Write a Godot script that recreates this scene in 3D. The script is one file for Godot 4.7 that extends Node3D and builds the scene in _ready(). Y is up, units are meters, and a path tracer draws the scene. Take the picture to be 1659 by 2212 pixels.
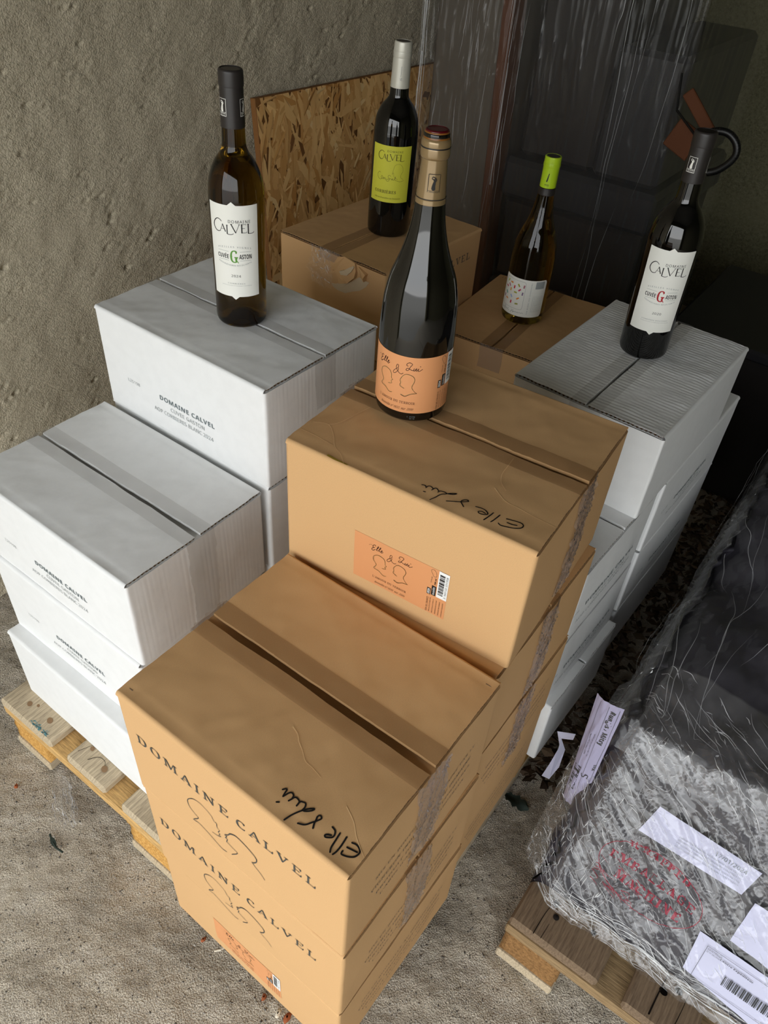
extends Node3D
# A pallet of wine cartons with five bottles standing on top, in a garage open to the daylight.
# y is up, metres; +x runs along the front of the pallet to the right, -z into the garage.

const Y0 := 0.0395
const PALLET := 0.144
const STRIP := [362, 235, 390, 250, 390, 237, 372, 223, 383, 192, 386, 154, 379, 116, 365, 110, 370, 152, 373, 192]
var M := {}
var taken := {}
var rng := RandomNumberGenerator.new()
var nz := FastNoiseLite.new()


func _ready() -> void:
	nz.frequency = 0.05
	nz.seed = 4
	nz.fractal_octaves = 3
	rng.seed = 12
	# camera, sky, exposure
	var cam := Camera3D.new()
	cam.name = "camera"
	add_child(cam)
	cam.position = Vector3(0.5052, 1.3325 + Y0, 0.3402)
	cam.rotation = Vector3(-0.7243, 0.5850, 0.0827)
	cam.fov = 66.84
	cam.near = 0.02
	cam.current = true
	var env := Environment.new()
	var sky := Sky.new()
	var sm := ProceduralSkyMaterial.new()
	sm.sky_top_color = Color(0.94, 0.955, 0.965)
	sm.sky_horizon_color = Color(0.97, 0.97, 0.965)
	sm.ground_bottom_color = Color(0.55, 0.55, 0.54)
	sm.ground_horizon_color = Color(0.75, 0.75, 0.75)
	sm.sky_energy_multiplier = 1.0
	sky.sky_material = sm
	env.background_mode = Environment.BG_SKY
	env.sky = sky
	env.tonemap_mode = Environment.TONE_MAPPER_LINEAR
	env.tonemap_exposure = 4.5
	env.sdfgi_enabled = true
	env.ssao_enabled = true
	env.ssil_enabled = true
	var we := WorldEnvironment.new()
	we.name = "environment"
	we.environment = env
	add_child(we)
	make_materials()
	garage()
	boxes()
	pallets()
	wrapped_load()
	back_stack()
	bottles()
	osb()
	litter()


func garage() -> void:
	var left := -0.8437
	var door := 1.5
	# walls, floor and ceiling of the garage; the front is open between the door posts
	relief("wall_left", Vector3(left, 0, 0.5), Vector3(0, 0, -2.6), Vector3(0, 1.7, 0), 430, 280, func(p):
		var k := nz.get_noise_2d(p.y * 90.0 + 70.0, p.z * 90.0) + 0.5 * nz.get_noise_2d(p.y * 300.0, p.z * 300.0)
		var rough := smoothstep(0.0, 0.35, k)
		var a := 0.0030 * nz.get_noise_2d(p.y * 200.0, p.z * 200.0) + (0.0016 + 0.0012 * rough) * nz.get_noise_2d(p.y * 2300.0, p.z * 2300.0)
		var pit := nz.get_noise_2d(p.y * 1300.0 + 9.0, p.z * 1300.0)
		return a - 0.0045 * smoothstep(0.36, 0.66, pit) * rough - 0.010 * smoothstep(0.60, 0.78, pit), M.concrete_wall)
	var w := MB.new()
	w.box(Vector3(left - 0.2, -0.1, -3.2), Vector3(left - 0.008, 2.9, door))
	w.box(Vector3(left - 0.01, 1.69, -3.1), Vector3(left + 0.002, 2.8, door))
	w.box(Vector3(left - 0.01, 0.0, -3.1), Vector3(left + 0.002, 1.7, -2.09))
	w.box(Vector3(left - 0.01, 0.0, 0.49), Vector3(left + 0.002, 1.7, door))
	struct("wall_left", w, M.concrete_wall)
	var b := MB.new()
	b.box(Vector3(left - 0.2, -0.1, -3.0), Vector3(3.2, 2.9, -2.75))
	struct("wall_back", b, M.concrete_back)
	var r := MB.new()
	r.box(Vector3(3.0, -0.1, -3.0), Vector3(3.2, 2.9, door))
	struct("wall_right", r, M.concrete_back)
	var f := MB.new()
	f.box(Vector3(left - 0.2, 2.10, door), Vector3(3.2, 2.9, door + 0.2))
	f.box(Vector3(left - 0.2, -0.1, door), Vector3(left + 0.1, 2.3, door + 0.2))
	f.box(Vector3(2.5, -0.1, door), Vector3(3.2, 2.3, door + 0.2))
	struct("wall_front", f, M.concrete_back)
	var c := MB.new()
	c.box(Vector3(left - 0.2, 2.8, -3.2), Vector3(3.2, 3.0, door + 0.2))
	struct("ceiling", c, M.ceiling)
	relief("floor", Vector3(left - 0.02, 0, 0.75), Vector3(2.4, 0, 0), Vector3(0, 0, -1.9), 480, 380, func(p):
		return 0.0035 * nz.get_noise_2d(p.x * 240.0, p.z * 240.0) + 0.0016 * nz.get_noise_2d(p.x * 1300.0, p.z * 1300.0) - 0.003, M.concrete_floor, func(p):
		var k := nz.get_noise_2d(p.x * 130.0 + 30.0, p.z * 130.0)
		var d := nz.get_noise_2d(p.x * 420.0, p.z * 420.0 + 90.0)
		var t := 0.96 + 0.36 * k - 0.24 * maxf(0.0, d - 0.1) + 0.10 * nz.get_noise_2d(p.x * 1500.0, p.z * 1500.0)
		return Color(t, t * 0.985, t * 0.96))
	var g := MB.new()
	g.box(Vector3(left - 0.2, -0.2, -3.1), Vector3(3.2, -0.012, door + 0.2))
	g.box(Vector3(left + 2.37, -0.2, -3.1), Vector3(3.1, -0.001, door + 0.2))
	g.box(Vector3(left, -0.2, -3.1), Vector3(3.1, -0.001, -1.14))
	struct("floor", g, M.concrete_floor)
	var d := MB.new()
	d.box(Vector3(-30, -0.3, door), Vector3(30, -0.02, 40))
	struct("floor", d, M.asphalt)


func boxes() -> void:
	var K := {}
	# white cartons, left column: three in front, four behind
	var wl := "white cartons of the left column"
	var L := 0.349
	var W := 0.2446
	K = carton("wine_carton", "white carton at the bottom of the left front column, resting on the pallet", Vector3(-0.2889, 0.1440, -0.1182), -0.0184, L, W, 0.1648, "white_board", {"group": wl, "tape": 0.0, "flat": true})
	K = carton("wine_carton", "white carton in the middle of the left front column of three", Vector3(-0.2917, 0.3089, -0.1432), -0.0033, L, W, 0.1699, "white_board", {"group": wl, "tape": 0.0, "flat": true})
	white_print(K, on_front(K), Vector2(4, 8))
	K = carton("wine_carton", "white carton on top of the left front column, wide seam open, no bottle on it", Vector3(-0.2873, 0.4790, -0.1478), -0.0067, L, W, 0.1624, "white_board", {"group": wl, "gap": 0.005, "tail": 0.17, "wrinkle": 2.0, "fine": true})
	white_print(K, on_front(K), Vector2(0, 2))
	for i in 2:
		K = carton("wine_carton", ["white carton on the pallet in the left rear column, hidden low behind the front one", "second white carton up in the left rear column, behind the front column's middle"][i], Vector3(-0.2805, 0.1440 + 0.1665 * i, -0.4045), -0.005 - 0.004 * i, L, W, 0.1665, "white_board", {"group": wl, "tape": 0.0, "flat": true})
	K = carton("wine_carton", "white carton directly beneath the one with the amber Gaston bottle".replace("Gaston bottle", "white-labelled bottle"), Vector3(-0.2800, 0.4770, -0.4030), -0.010, L, W, 0.1665, "white_board", {"group": wl, "tape": 0.0, "flat": true})
	K = carton("wine_carton", "scuffed white carton on top of the left rear column, an amber bottle standing on it", Vector3(-0.2805, 0.6435, -0.4019), -0.0077, L, W, 0.1654, "white_board", {"group": wl, "gap": 0.004, "tail": 0.08, "tape": 0.044, "fine": true})
	white_print(K, on_front(K))
	for l in [[-92, 96, -84, 70, -80, 44, -76, 30], [-104, 80, -88, 74, -70, 60], [-30, -12, -12, -24, 10, -26, 22, -38], [96, 84, 112, 80, 140, 78], [60, 100, 64, 84, 72, 66, 76, 52]]:
		var sc := MB.new()
		stroke(sc, l, 1.1, on_top(K, 0.0006), 5, 0.4)
		obj("crease", sc, M.sticker_white, K.node)
	# brown cartons, middle column: three in front, four behind
	var bl := "brown cartons of the middle column"
	L = 0.31
	W = 0.2675
	K = carton("wine_carton", "brown carton at the bottom of the front brown column, orange label near its lower edge", Vector3(0.1890, 0.1441, -0.0366), -0.0158, L, W, 0.1708, "kraft", {"group": bl, "tape": 0.0, "flat": true})
	carton_label(K, 2.0, -11.0)
	side_print(K)
	K = carton("wine_carton", "brown carton in the middle of the front brown column, printed with two outlined faces", Vector3(0.1880, 0.3161, -0.0352), -0.0074, L, W, 0.1842, "kraft", {"group": bl, "tape": 0.05, "tail": 0.16, "wrinkle": 3.0, "bulge": 0.003, "flat": true})
	big_print(K, on_front(K), 2.0)
	side_print(K)
	K = carton("wine_carton", "brown carton on top of the front column, handwriting and open dark seam, no bottle", Vector3(0.1852, 0.5003, -0.0350), -0.0008, L, W, 0.1841, "kraft", {"group": bl, "gap": 0.0065, "drop": 0.0015, "tape": 0.055, "tail": 0.165, "wrinkle": 3.0})
	big_print(K, on_front(K))
	side_print(K)
	var mb := MB.new()
	var on := on_top(K, 0.0005)
	for s in [[137, 106, 141, 105, 145, 106, 148, 109, 147, 114, 144, 117, 140, 119, 136, 120, 135, 118, 135, 117], [136, 112, 141, 111, 146, 110], [130, 105, 131, 114, 131, 121, 130, 125], [123, 106, 124, 114, 125, 121, 127, 125], [114, 106, 118, 107, 120, 110, 120, 113, 118, 115, 115, 117, 113.5, 116, 115, 114, 118, 112.5], [87, 123, 93, 120, 97, 114, 100, 109, 101, 106, 98.5, 104.5, 97, 107, 98, 110, 99, 114, 101, 118], [75, 128, 77, 121, 80, 115, 83, 110, 86, 106, 90, 103, 89, 106, 85, 110, 82, 111], [82, 111, 82, 107, 80, 104, 77, 104.5, 75, 106, 75, 111], [75, 109, 74, 106, 70, 105, 68, 106, 67, 109, 66, 112], [67, 108, 66, 105, 63, 104, 61, 106, 60, 109, 59, 112], [59, 112, 58, 108, 57.5, 105, 56, 104.5, 54, 107], [58, 120, 60, 118.5]]:
		var q: Array = s.duplicate()
		for i in range(1, q.size(), 2):
			q[i] = -q[i]
		stroke(mb, q, 1.7, on, 5)
	obj("handwriting", mb, M.ink_black, K.node)
	crease(K, [[16, -50, 25, -53, 32, -59, 41, -64, 51, -71, 61, -72, 74, -75], [112, -83, 126, -90, 136, -99, 147, -106, 154, -110]])
	for i in 3:
		K = carton("wine_carton", ["brown carton on the pallet in the rear brown column, behind the front column's lowest", "brown carton second from the pallet in the rear brown column", "brown carton directly beneath the one with the dark orange-labelled bottle"][i], Vector3([0.1728, 0.1746, 0.1733][i], 0.1440 + 0.1758 * i, -0.3125), [0.01, 0.0, 0.012][i], L, W, 0.1758, "kraft", {"group": bl, "tape": 0.05 if i > 0 else 0.0, "tail": 0.16, "wrinkle": 3.0, "flat": true})
		if i < 2:
			side_print(K)
	K = carton("wine_carton", "creased brown carton on top of the rear brown column, dark orange-labelled bottle standing on it", Vector3(0.1682, 0.6715, -0.3197), 0.0704, L, W, 0.1816, "kraft", {"group": bl, "gap": 0.0038, "drop": 0.0012, "tail": 0.165, "wrinkle": 3.0})
	carton_label(K)
	mb = MB.new()
	on = on_top(K, 0.0005)
	for s in [[107, 106, 115, 104, 122, 103, 125.5, 105.5, 125, 110, 120, 114, 112, 117, 106, 118.5, 103, 117], [110, 111, 115, 110.5, 120, 109], [99, 105, 98, 111, 97, 117, 96, 120], [92, 106, 91, 112, 90, 118, 89, 122], [73, 109, 79, 107.5, 84, 108, 88, 111, 87, 114, 83, 116, 80, 116, 79, 114, 82, 112, 86, 112.5], [44, 119, 50, 115, 57, 111, 61, 108, 63, 105.5, 60, 104.8, 57, 108, 57, 111, 60, 114, 63, 117], [29, 127, 32, 120, 34, 114, 39, 108, 42, 105, 47, 102, 45, 105, 39, 108], [39, 108, 35, 107.5, 31, 109, 30, 112], [30, 110, 26, 107.5, 24, 109, 23, 113], [23, 110, 20, 108.5, 17, 109, 16, 113], [16, 112, 13, 110, 10, 111], [17, 120, 19, 119.5]]:
		var q: Array = s.duplicate()
		for i in range(1, q.size(), 2):
			q[i] = -q[i]
		stroke(mb, q, 1.3, on, 5)
	obj("handwriting", mb, M.ink_black, K.node)
	crease(K, [[-148, -89, -131, -83, -115, -96, -102, -112, -90, -119, -75, -133], [-153, -109, -129, -109, -102, -112], [-131, -83, -123, -70, -117, -45, -112, -23], [69, -10, 70, -26, 71, -43, 77, -57, 87, -66], [75, -69, 85, -76, 96, -82, 115, -84, 134, -86, 153, -87]])
	var stain := MB.new()
	stroke(stain, [-98, -130, -85, -131.5, -72, -131], 3.0, on, 5, 1.5)
	obj("stain", stain, M.stain, K.node)
	# white cartons, right-hand column
	var wr := "white cartons of the right column"
	L = 0.349
	W = 0.2446
	for i in 3:
		K = carton("wine_carton", ["white carton on the pallet behind the brown column, its bright end just showing", "white carton in the middle of the right stack, printing on its shaded side", "white carton directly below the front of the ribbed one with the black bottle"][i], Vector3([0.168, 0.1535, 0.1527][i], 0.1441 + 0.1551 * i, -0.588), -0.0335, L, W, 0.1551, "white_board", {"group": wr, "tape": 0.0, "flat": true})
		if i > 0:
			white_print(K, on_right(K), Vector2(-14, 4), 1.45)
	for i in 3:
		K = carton("wine_carton", ["white carton low at the rear of the right stack, resting on the pallet", "white carton in the middle at the rear of the right stack", "white carton jutting out at the rear of the right stack, below the ribbed one"][i], Vector3(0.2170, 0.1441 + 0.1551 * i, -0.910), -0.0335 + PI / 2, L, W, 0.1551, "white_board", {"group": wr, "tape": 0.0, "flat": true})
		if i > 0:
			white_print(K, on_front(K), Vector2(-14, 4), 1.3)
	K = carton("wine_carton", "white carton with a ribbed top on the right stack, black bottle standing on it", Vector3(0.2126, 0.6094, -0.7924), -0.0322 + PI / 2, L, W, 0.1508, "white_board", {"group": wr, "ripple": 0.00045, "gap": 0.003, "tail": 0.03, "tape": 0.05})
	# brown cartons at the back
	var bb := "brown cartons at the back"
	L = 0.31
	W = 0.2675
	for i in 2:
		K = carton("wine_carton", ["brown carton on the pallet, lowest under the green-capped bottle", "brown carton directly under the one with the green-capped bottle"][i], Vector3(-0.1000, 0.1440 + 0.1608 * i, -1.0411), 0.07 + PI / 2, L, W, 0.1608, "kraft", {"group": bb, "tape": 0.0, "flat": true})
	K = carton("wine_carton", "brown carton at the back, small green-capped bottle standing on it", Vector3(-0.1000, 0.4657, -1.0411), 0.075 + PI / 2, L, W, 0.1611, "kraft", {"group": bb, "tail": 0.05, "gap": 0.003, "bulge": 0.003})
	for i in 3:
		K = carton("wine_carton", ["lowest brown carton in the shade beneath the torn one with the yellow-labelled bottle", "second brown carton up, in the shade beneath the torn one with the yellow-labelled bottle", "brown carton directly under the torn one with the yellow-labelled bottle"][i], Vector3(-0.3900, 0.1440 + 0.1475 * i, -0.9000), -0.05 + PI / 2, L, W, 0.1475, "kraft", {"group": bb, "tape": 0.0, "flat": true})
	K = carton("wine_carton", "brown carton with a torn taped end by the chipboard, yellow-labelled bottle standing on it", Vector3(-0.3785, 0.5867, -0.9076), -0.05 + PI / 2, L, W, 0.1828, "kraft", {"group": bb, "gap": 0.002, "tail": 0.02})
	big_print(K, on_front(K), 18.0)
	torn_patch(K)


func torn_patch(K: Dictionary) -> void:
	var on := on_left(K, 0.0)
	# torn paper: x and y on the end of the carton, and how far each corner stands off, in millimetres
	var piece := func(called: String, q: Array, m: Material) -> void:
		var edge := PackedVector2Array()
		for k in range(0, q.size(), 3):
			edge.append(Vector2(q[k], q[k + 1]))
		var ids := Geometry2D.triangulate_polygon(edge)
		var pm := MB.new()
		for k in range(0, ids.size(), 3):
			var t := []
			for n in 3:
				t.append(on.call(edge[ids[k + n]]) - Vector3(q[ids[k + n] * 3 + 2] / 1000.0, 0, 0))
			if (t[1] - t[0]).cross(t[2] - t[0]).x > 0.0:
				t = [t[0], t[2], t[1]]
			pm.tri(t[0], t[1], t[2])
		for k in edge.size():  # the torn edge runs back to the carton
			var n := (k + 1) % edge.size()
			var a: Vector3 = on.call(edge[k])
			var b: Vector3 = on.call(edge[n])
			pm.quad(a, b, b - Vector3(q[n * 3 + 2] / 1000.0, 0, 0), a - Vector3(q[k * 3 + 2] / 1000.0, 0, 0))
		obj(called, pm, m, K.node)
	piece.call("torn_layer", [5, 121, 0.9, 15, 123, 0.9, 34, 132, 0.9, 53, 139, 0.9, 66, 150, 0.9, 74, 156, 0.9, 91, 153, 0.9, 97, 153, 0.6, 90, 142, 0.8, 76, 130, 0.8, 58, 122, 0.8, 41, 113, 0.6, 22, 112, 0.6, 10, 115, 0.6], M.torn_paper)
	piece.call("torn_flap", [5, 154, 1, 20, 178, 2, 38, 184, 3, 63, 180, 4, 68, 167, 6, 67, 154, 9, 53, 140, 11, 34, 133, 12, 29, 146, 12, 19, 152, 9], M.kraft)
	piece.call("torn_flap", [-5, 135, 1.5, 9, 149, 4, 21, 151, 6, 29, 146, 5, 33, 133, 3, 15, 128, 1.5], M.kraft)
	piece.call("torn_layer", [34, 158, 13, 45, 163, 12, 54, 170, 9, 62, 175, 6, 64, 173, 7, 60, 164, 10, 52, 155, 12.5, 39, 153, 14], M.torn_paper)
	piece.call("torn_flap", [69, 172, 3, 71, 175, 2, 93, 168, 9, 90, 161, 12, 90, 154, 9, 78, 158, 4, 69, 166, 3], M.kraft)
	var f := MB.new()
	f.grid(60, 60, func(u, v):
		var p := Vector2(lerpf(-46.0, 12.0, u), lerpf(112.0, 186.0, v))
		var k := 0.002 + 1.2 * crumple(p.x / 1000.0, p.y / 1000.0, 70.0)
		return on.call(p) + Vector3(-k, 0, 0), false)
	obj("crumpled_tape", f, M.film, K.node)
	glint_folds(K.node, "tape_glint", M.fold_glint, 26, func(q: Vector2): return on.call(Vector2(lerpf(-42.0, 8.0, q.x), lerpf(122.0, 184.0, q.y))) + Vector3(-0.007, 0, 0), 61, 0.0014, 0.25, 0.9, 1.6)  # pale strips painted where the crumpled tape glints


func pallets() -> void:
	var a := pallet("weathered wooden pallet under the stacked wine cartons", Vector3(-0.488, 0.0, 0.047), [M.wood_grey, M.wood_grey, M.wood_grey, M.wood_dull, M.wood_grey], M.wood_fresh, M.chip_block)
	for k in [[0.051, -0.026, 0.0060], [0.108, -0.027, 0.0068], [0.066, -0.033, 0.0035], [0.258, -0.026, 0.0068], [0.211, -0.038, 0.0048]]:
		flat_spot(a, "knot", Vector3(k[0], 0.1447, k[1]), Vector2(k[2], k[2] * 0.75), M.knot, 0.4, 0.0002)
	crack(a, [222, 20, 232, 34, 246, 36, 254, 30], 1.2, 0.1448)
	crack(a, [196, 20, 205, 40, 216, 60], 0.9, 0.1448)
	var p := MB.new()
	var r2 := RandomNumberGenerator.new()
	r2.seed = 9
	for k in 40:
		var x := r2.randf_range(82, 128)
		var y := r2.randf_range(2.5, 10) + (x - 82) * 0.02
		stroke(p, [x, y, x + r2.randf_range(2, 5), y + r2.randf_range(-0.5, 2.5)], r2.randf_range(0.5, 1.6), func(q): return Vector3(q.x / 1000.0, 0.1448, -q.y / 1000.0), 2)
	obj("blue_paint", p, M.paint_blue, a)
	var b := pallet("dark weathered wooden pallet under the film-wrapped load on the right", Vector3(0.437, 0.0, -0.197), [M.wood_dull, M.wood_dull, M.wood_dull, M.wood_dull, M.wood_dull], M.wood_cross, M.bark_block)
	for k in [[0.060, -0.088], [0.048, -0.062], [0.057, -0.045], [0.048, -0.100]]:
		flat_spot(b, "nail", Vector3(k[0], 0.1448, k[1]), Vector2(0.0048, 0.0048), M.nail, 0.0, 0.0008)
	for k in [[0.072, -0.078, 0.0045], [0.112, -0.060, 0.0045], [0.227, -0.050, 0.0065], [0.245, -0.064, 0.006]]:
		flat_spot(b, "nail_hole", Vector3(k[0], 0.1447, k[1]), Vector2(k[2], k[2] * 0.8), M.hole, 0.3)
	crack(b, [40, 3, 41, 40, 46, 70], 1.4, 0.1448)
	crack(b, [52, 4, 53, 30], 1.0, 0.1448)
	crack(b, [221, 10, 222, 40, 224, 70, 224, 95], 2.6, 0.1449)
	crack(b, [254, 5, 257, 40, 258, 75], 1.4, 0.1449)


func bottles() -> void:
	var cam := Vector3(0.5052, 0, 0.3402)
	var face_to := func(p: Vector3, extra: float) -> float: return atan2(cam.x - p.x, cam.z - p.z) + deg_to_rad(extra)
	var p := Vector3(-0.2683, 0.8096, -0.4026)
	var t := face_to.call(p, 0.0)
	bordeaux("wine_bottle", "tall amber wine bottle with black capsule and green initial on the left white stack", p, 0.9, 1.0, M.glass_amber, t + deg_to_rad(-12.0), ["2024", "CORBI\u00c8RES"], M.ink_green, [rad_to_deg(t) - 53.0, rad_to_deg(t) + 62.0, rad_to_deg(t) + 180.0])
	p = Vector3(-0.3668, 0.7702, -0.9052)
	yellow_bottle(p, 1.15, face_to.call(p, -6.7))
	p = Vector3(0.0888, 0.8545, -0.3255)
	burgundy_bottle(p, 0.0, face_to.call(p, -24.0))
	p = Vector3(-0.1070, 0.6282, -1.0358)
	small_bottle(p, 0.4, face_to.call(p, -38.0))
	p = Vector3(0.2055, 0.7615, -0.8279)
	t = face_to.call(p, 0.0)
	bordeaux("wine_bottle", "black wine bottle with black capsule and red initial on the right white stack", p, -1.1, 1.04, M.glass_black, t + deg_to_rad(6.0), ["2020", "CORBI\u00c8RES BOUTENAC"], M.ink_red, [rad_to_deg(t) - 25.0, rad_to_deg(t) + 92.0, rad_to_deg(t) + 210.0])


func osb() -> void:
	var o := thing("chipboard_panel", "orange-brown strand board panel leaning on the concrete wall", "board")
	var L := 1.0
	var Hh := 0.908
	var mb := MB.new()
	mb.hull_box(Vector3(L / 2.0, Hh / 2.0, -0.0075), Vector3(L / 2.0, Hh / 2.0, 0.0075), 0.0015, Basis())
	obj("panel", mb, M.osb_base, o)
	var f := MB.new()
	f.colored = true
	var r := RandomNumberGenerator.new()
	r.seed = 5
	for k in 4200:
		var c := Vector2(r.randf_range(0.0, L), r.randf_range(0.15, Hh))
		var a := r.randf_range(-0.7, 0.7) + (PI / 2 if r.randf() < 0.8 else 0.3)
		var l := r.randf_range(0.015, 0.06)
		var w := r.randf_range(0.003, 0.012)
		var d := Vector2.from_angle(a)
		var e := d.orthogonal()
		var q := [c - d * l - e * w * r.randf(), c - d * l * 0.4 + e * w * -1.0, c + d * l * r.randf_range(0.5, 1) - e * w * r.randf_range(0.2, 1), c + d * l + e * w * r.randf_range(-0.3, 0.3), c + d * l * 0.5 + e * w, c - d * l * r.randf_range(0.6, 1.0) + e * w * r.randf()]
		var z := 0.0004 + 0.0000005 * k
		var tone := r.randf()
		f.tint = Color(0.56, 0.27, 0.075).lerp(Color(0.95, 0.62, 0.26), tone) if tone < 0.9 else (Color(0.86, 0.60, 0.28) if tone < 0.96 else Color(0.20, 0.09, 0.03))
		var tip := r.randf_range(-0.0004, 0.0012)
		for i in range(1, q.size() - 1):
			var P := []
			for s in [q[0], q[i], q[i + 1]]:
				s = Vector2(clampf(s.x, 0.001, L - 0.001), clampf(s.y, 0.0, Hh - 0.001))
				P.append(Vector3(s.x, s.y, z + tip * (s - c).dot(e) / w * 0.5))
			f.tri(P[0], P[1], P[2])
	obj("wood_strands", f, M.osb_flake, o).set_meta("kind", "stuff")
	# leaning: foot 0.13 m from the wall, top against it; x of the panel runs into the garage
	var foot := Vector3(-0.727, 0.0, -0.987)
	var up := Vector3(-0.095, 0.905, 0).normalized()
	var along := Vector3(0.0, -0.03, -1.0).normalized()
	var out := along.cross(up).normalized()
	o.transform = Transform3D(Basis(along, out.cross(along), out), foot)


func litter() -> void:
	var r := RandomNumberGenerator.new()
	r.seed = 21
	var mb := MB.new()
	mb.colored = true
	for k in 2200:
		var c := Vector3(r.randf_range(0.315, 0.44), 0.004, r.randf_range(-2.3, -0.50))
		if k > 1300:
			c = Vector3(r.randf_range(0.05, 0.45), 0.004, r.randf_range(-2.4, -1.2))
		var t := r.randf_range(0, TAU)
		var l := r.randf_range(0.006, 0.018)
		var d := Vector3(cos(t), r.randf_range(-0.1, 0.35), sin(t)) * l
		var e := Vector3(-sin(t), r.randf_range(-0.2, 0.5), cos(t)) * l * r.randf_range(0.3, 0.6)
		c.y += r.randf_range(0.0, 0.012) + absf(d.y) + absf(e.y)
		mb.tint = Color(0.045, 0.03, 0.02).lerp(Color(0.17, 0.115, 0.075), pow(r.randf(), 2.0))
		var up := Vector3(0, l * r.randf_range(-0.1, 0.35), 0)
		mb.tri(c - d, c + up, c - d * 0.2 + e)
		mb.tri(c - d * 0.2 + e, c + up, c + d)
		mb.tri(c + d, c + up, c + d * 0.1 - e)
		mb.tri(c + d * 0.1 - e, c + up, c - d)
	obj("leaf_litter", mb, M.leaf).set_meta("kind", "stuff")
	var peb := MB.new()
	peb.grid(6, 4, func(u, v):
		var d := Vector3(sin(PI * v) * cos(TAU * u), -cos(PI * v), sin(PI * v) * sin(TAU * u))
		return Vector3(d.x, d.y * 0.6, d.z * 0.8) * (1.0 + 0.25 * sin(u * 14.0 + v * 5.0)), true)
	var mm := MultiMesh.new()
	mm.transform_format = MultiMesh.TRANSFORM_3D
	mm.use_colors = true
	mm.mesh = peb.mesh()
	mm.instance_count = 26000
	for k in 26000:
		var at_ := Vector3(r.randf_range(-0.84, 0.75), 0.0, r.randf_range(-0.62, 0.45))
		at_.y = 0.0035 * nz.get_noise_2d(at_.x * 240.0, at_.z * 240.0) + 0.0016 * nz.get_noise_2d(at_.x * 1300.0, at_.z * 1300.0) - 0.003
		var sz := 0.0006 + 0.0016 * pow(r.randf(), 4.0)
		mm.set_instance_transform(k, Transform3D(Basis(Vector3.UP, r.randf() * 6.0).scaled(Vector3(sz, sz, sz)), at_))
		var tone := r.randf()
		mm.set_instance_color(k, Color(0.10, 0.09, 0.08).lerp(Color(0.62, 0.58, 0.52), tone * tone))
	var grit := MultiMeshInstance3D.new()
	grit.name = "sandy_grit"
	grit.multimesh = mm
	grit.material_override = M.leaf
	grit.set_meta("kind", "stuff")
	add_child(grit)
	var gl := thing("green_leaf", "dark green leaf on the floor beside the brown column's foot", "leaf", Vector3(0.335, 0.002, -0.45))
	var g := MB.new()
	g.grid(10, 8, func(u, v):
		var x: float = (u - 0.5) * 0.055
		var half: float = 0.013 * pow(maxf(0.0, 1.0 - pow(2.0 * u - 1.0, 2.0)), 0.8) * (1.0 + 0.3 * sin(u * 40.0))
		return Vector3(x, 0.003 + 0.004 * sin(u * 5.0) * cos(v * 4.0), (0.5 - v) * 2.0 * half))
	obj("blade", g, M.leaf_green, gl)
	var tw := thing("green_scrap", "thin dark green scrap lying on the concrete left of the brown stack", "scrap", Vector3(-0.268, 0.002, 0.128))
	var s := MB.new()
	s.tube([Vector3(-0.018, 0.003, -0.004), Vector3(-0.004, 0.003, 0.001), Vector3(0.010, 0.002, 0.004), Vector3(0.026, 0.003, 0.002)], 0.0018, 6)
	s.grid(8, 3, func(u, v): return Vector3(-0.014 + 0.026 * u, 0.004 + 0.001 * sin(u * 6.0), -0.002 + 0.006 * u - (v - 0.5) * 0.009 * sin(PI * u)))
	obj("stem", s, M.leaf_green, tw)
	var film := thing("plastic_scrap", "crumpled clear plastic film scrap on the concrete before the pallet", "plastic scrap")
	var a := Vector3(-0.375, 0.002, 0.035)
	var b := Vector3(-0.268, 0.002, 0.098)
	var at := func(q: Vector2) -> Vector3:
		var w := 0.05 * (0.35 + 0.65 * q.x)
		var p := a.lerp(b, q.x) + Vector3(0.5, 0, -0.86) * (q.y - 0.5) * w * (1.0 + 0.5 * nz.get_noise_2d(q.x * 60.0, 3.0))
		p.y += 0.003 + 0.010 * pow(maxf(ridged(q.x * 0.3, q.y * 0.5, 60.0, 5.0), 0.0), 2.0) + 0.003 * ridged(q.x, q.y, 120.0, 9.0)
		return p
	var f := MB.new()
	f.grid(90, 40, func(u, v): return at.call(Vector2(u, 1.0 - v)))
	obj("film", f, M.film_scrap, film)
	glint_folds(film, "crinkle_glint", M.fold_glint, 36, func(q): return at.call(Vector2(0.35 + 0.65 * q.x, q.y)) + Vector3(0, 0.001, 0), 71, 0.0013, 0.5, 0.15, 0.4)  # white fold strips painted for the highlights of the scrap
	var chips := [[0.051, 0.079, 0.006, "orange brick chip lying farthest left along the brown stack's foot", "brick"], [0.185, 0.080, 0.007, "rounded orange brick chip near the frame's bottom beside the brown stack", "brick"], [0.217, 0.083, 0.008, "pale brick chip, middle of three at the frame's bottom edge", "bone"], [0.232, 0.079, 0.010, "largest orange brick chip at the frame's bottom edge", "brick"], [-0.412, 0.106, 0.006, "small rusty chip on the pale concrete at the frame's left edge", "brick"]]
	for c in chips:
		var o := thing("brick_chip", c[3], "brick chip", Vector3(c[0], 0.0, c[1]), r.randf() * 6.0, "chips on the concrete")
		var m := MB.new()
		m.grid(9, 6, func(u, v):
			var d := Vector3(sin(PI * v) * cos(TAU * u), -cos(PI * v), sin(PI * v) * sin(TAU * u))
			var rr: float = c[2] * (0.85 + 0.5 * nz.get_noise_3d(d.x * 22.0 + c[0] * 9000.0, d.y * 22.0, d.z * 22.0))
			return Vector3(d.x * rr, d.y * rr * 0.5 + c[2] * 0.4, d.z * rr * 0.62), true)
		obj("chip", m, M[c[4]], o)
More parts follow.
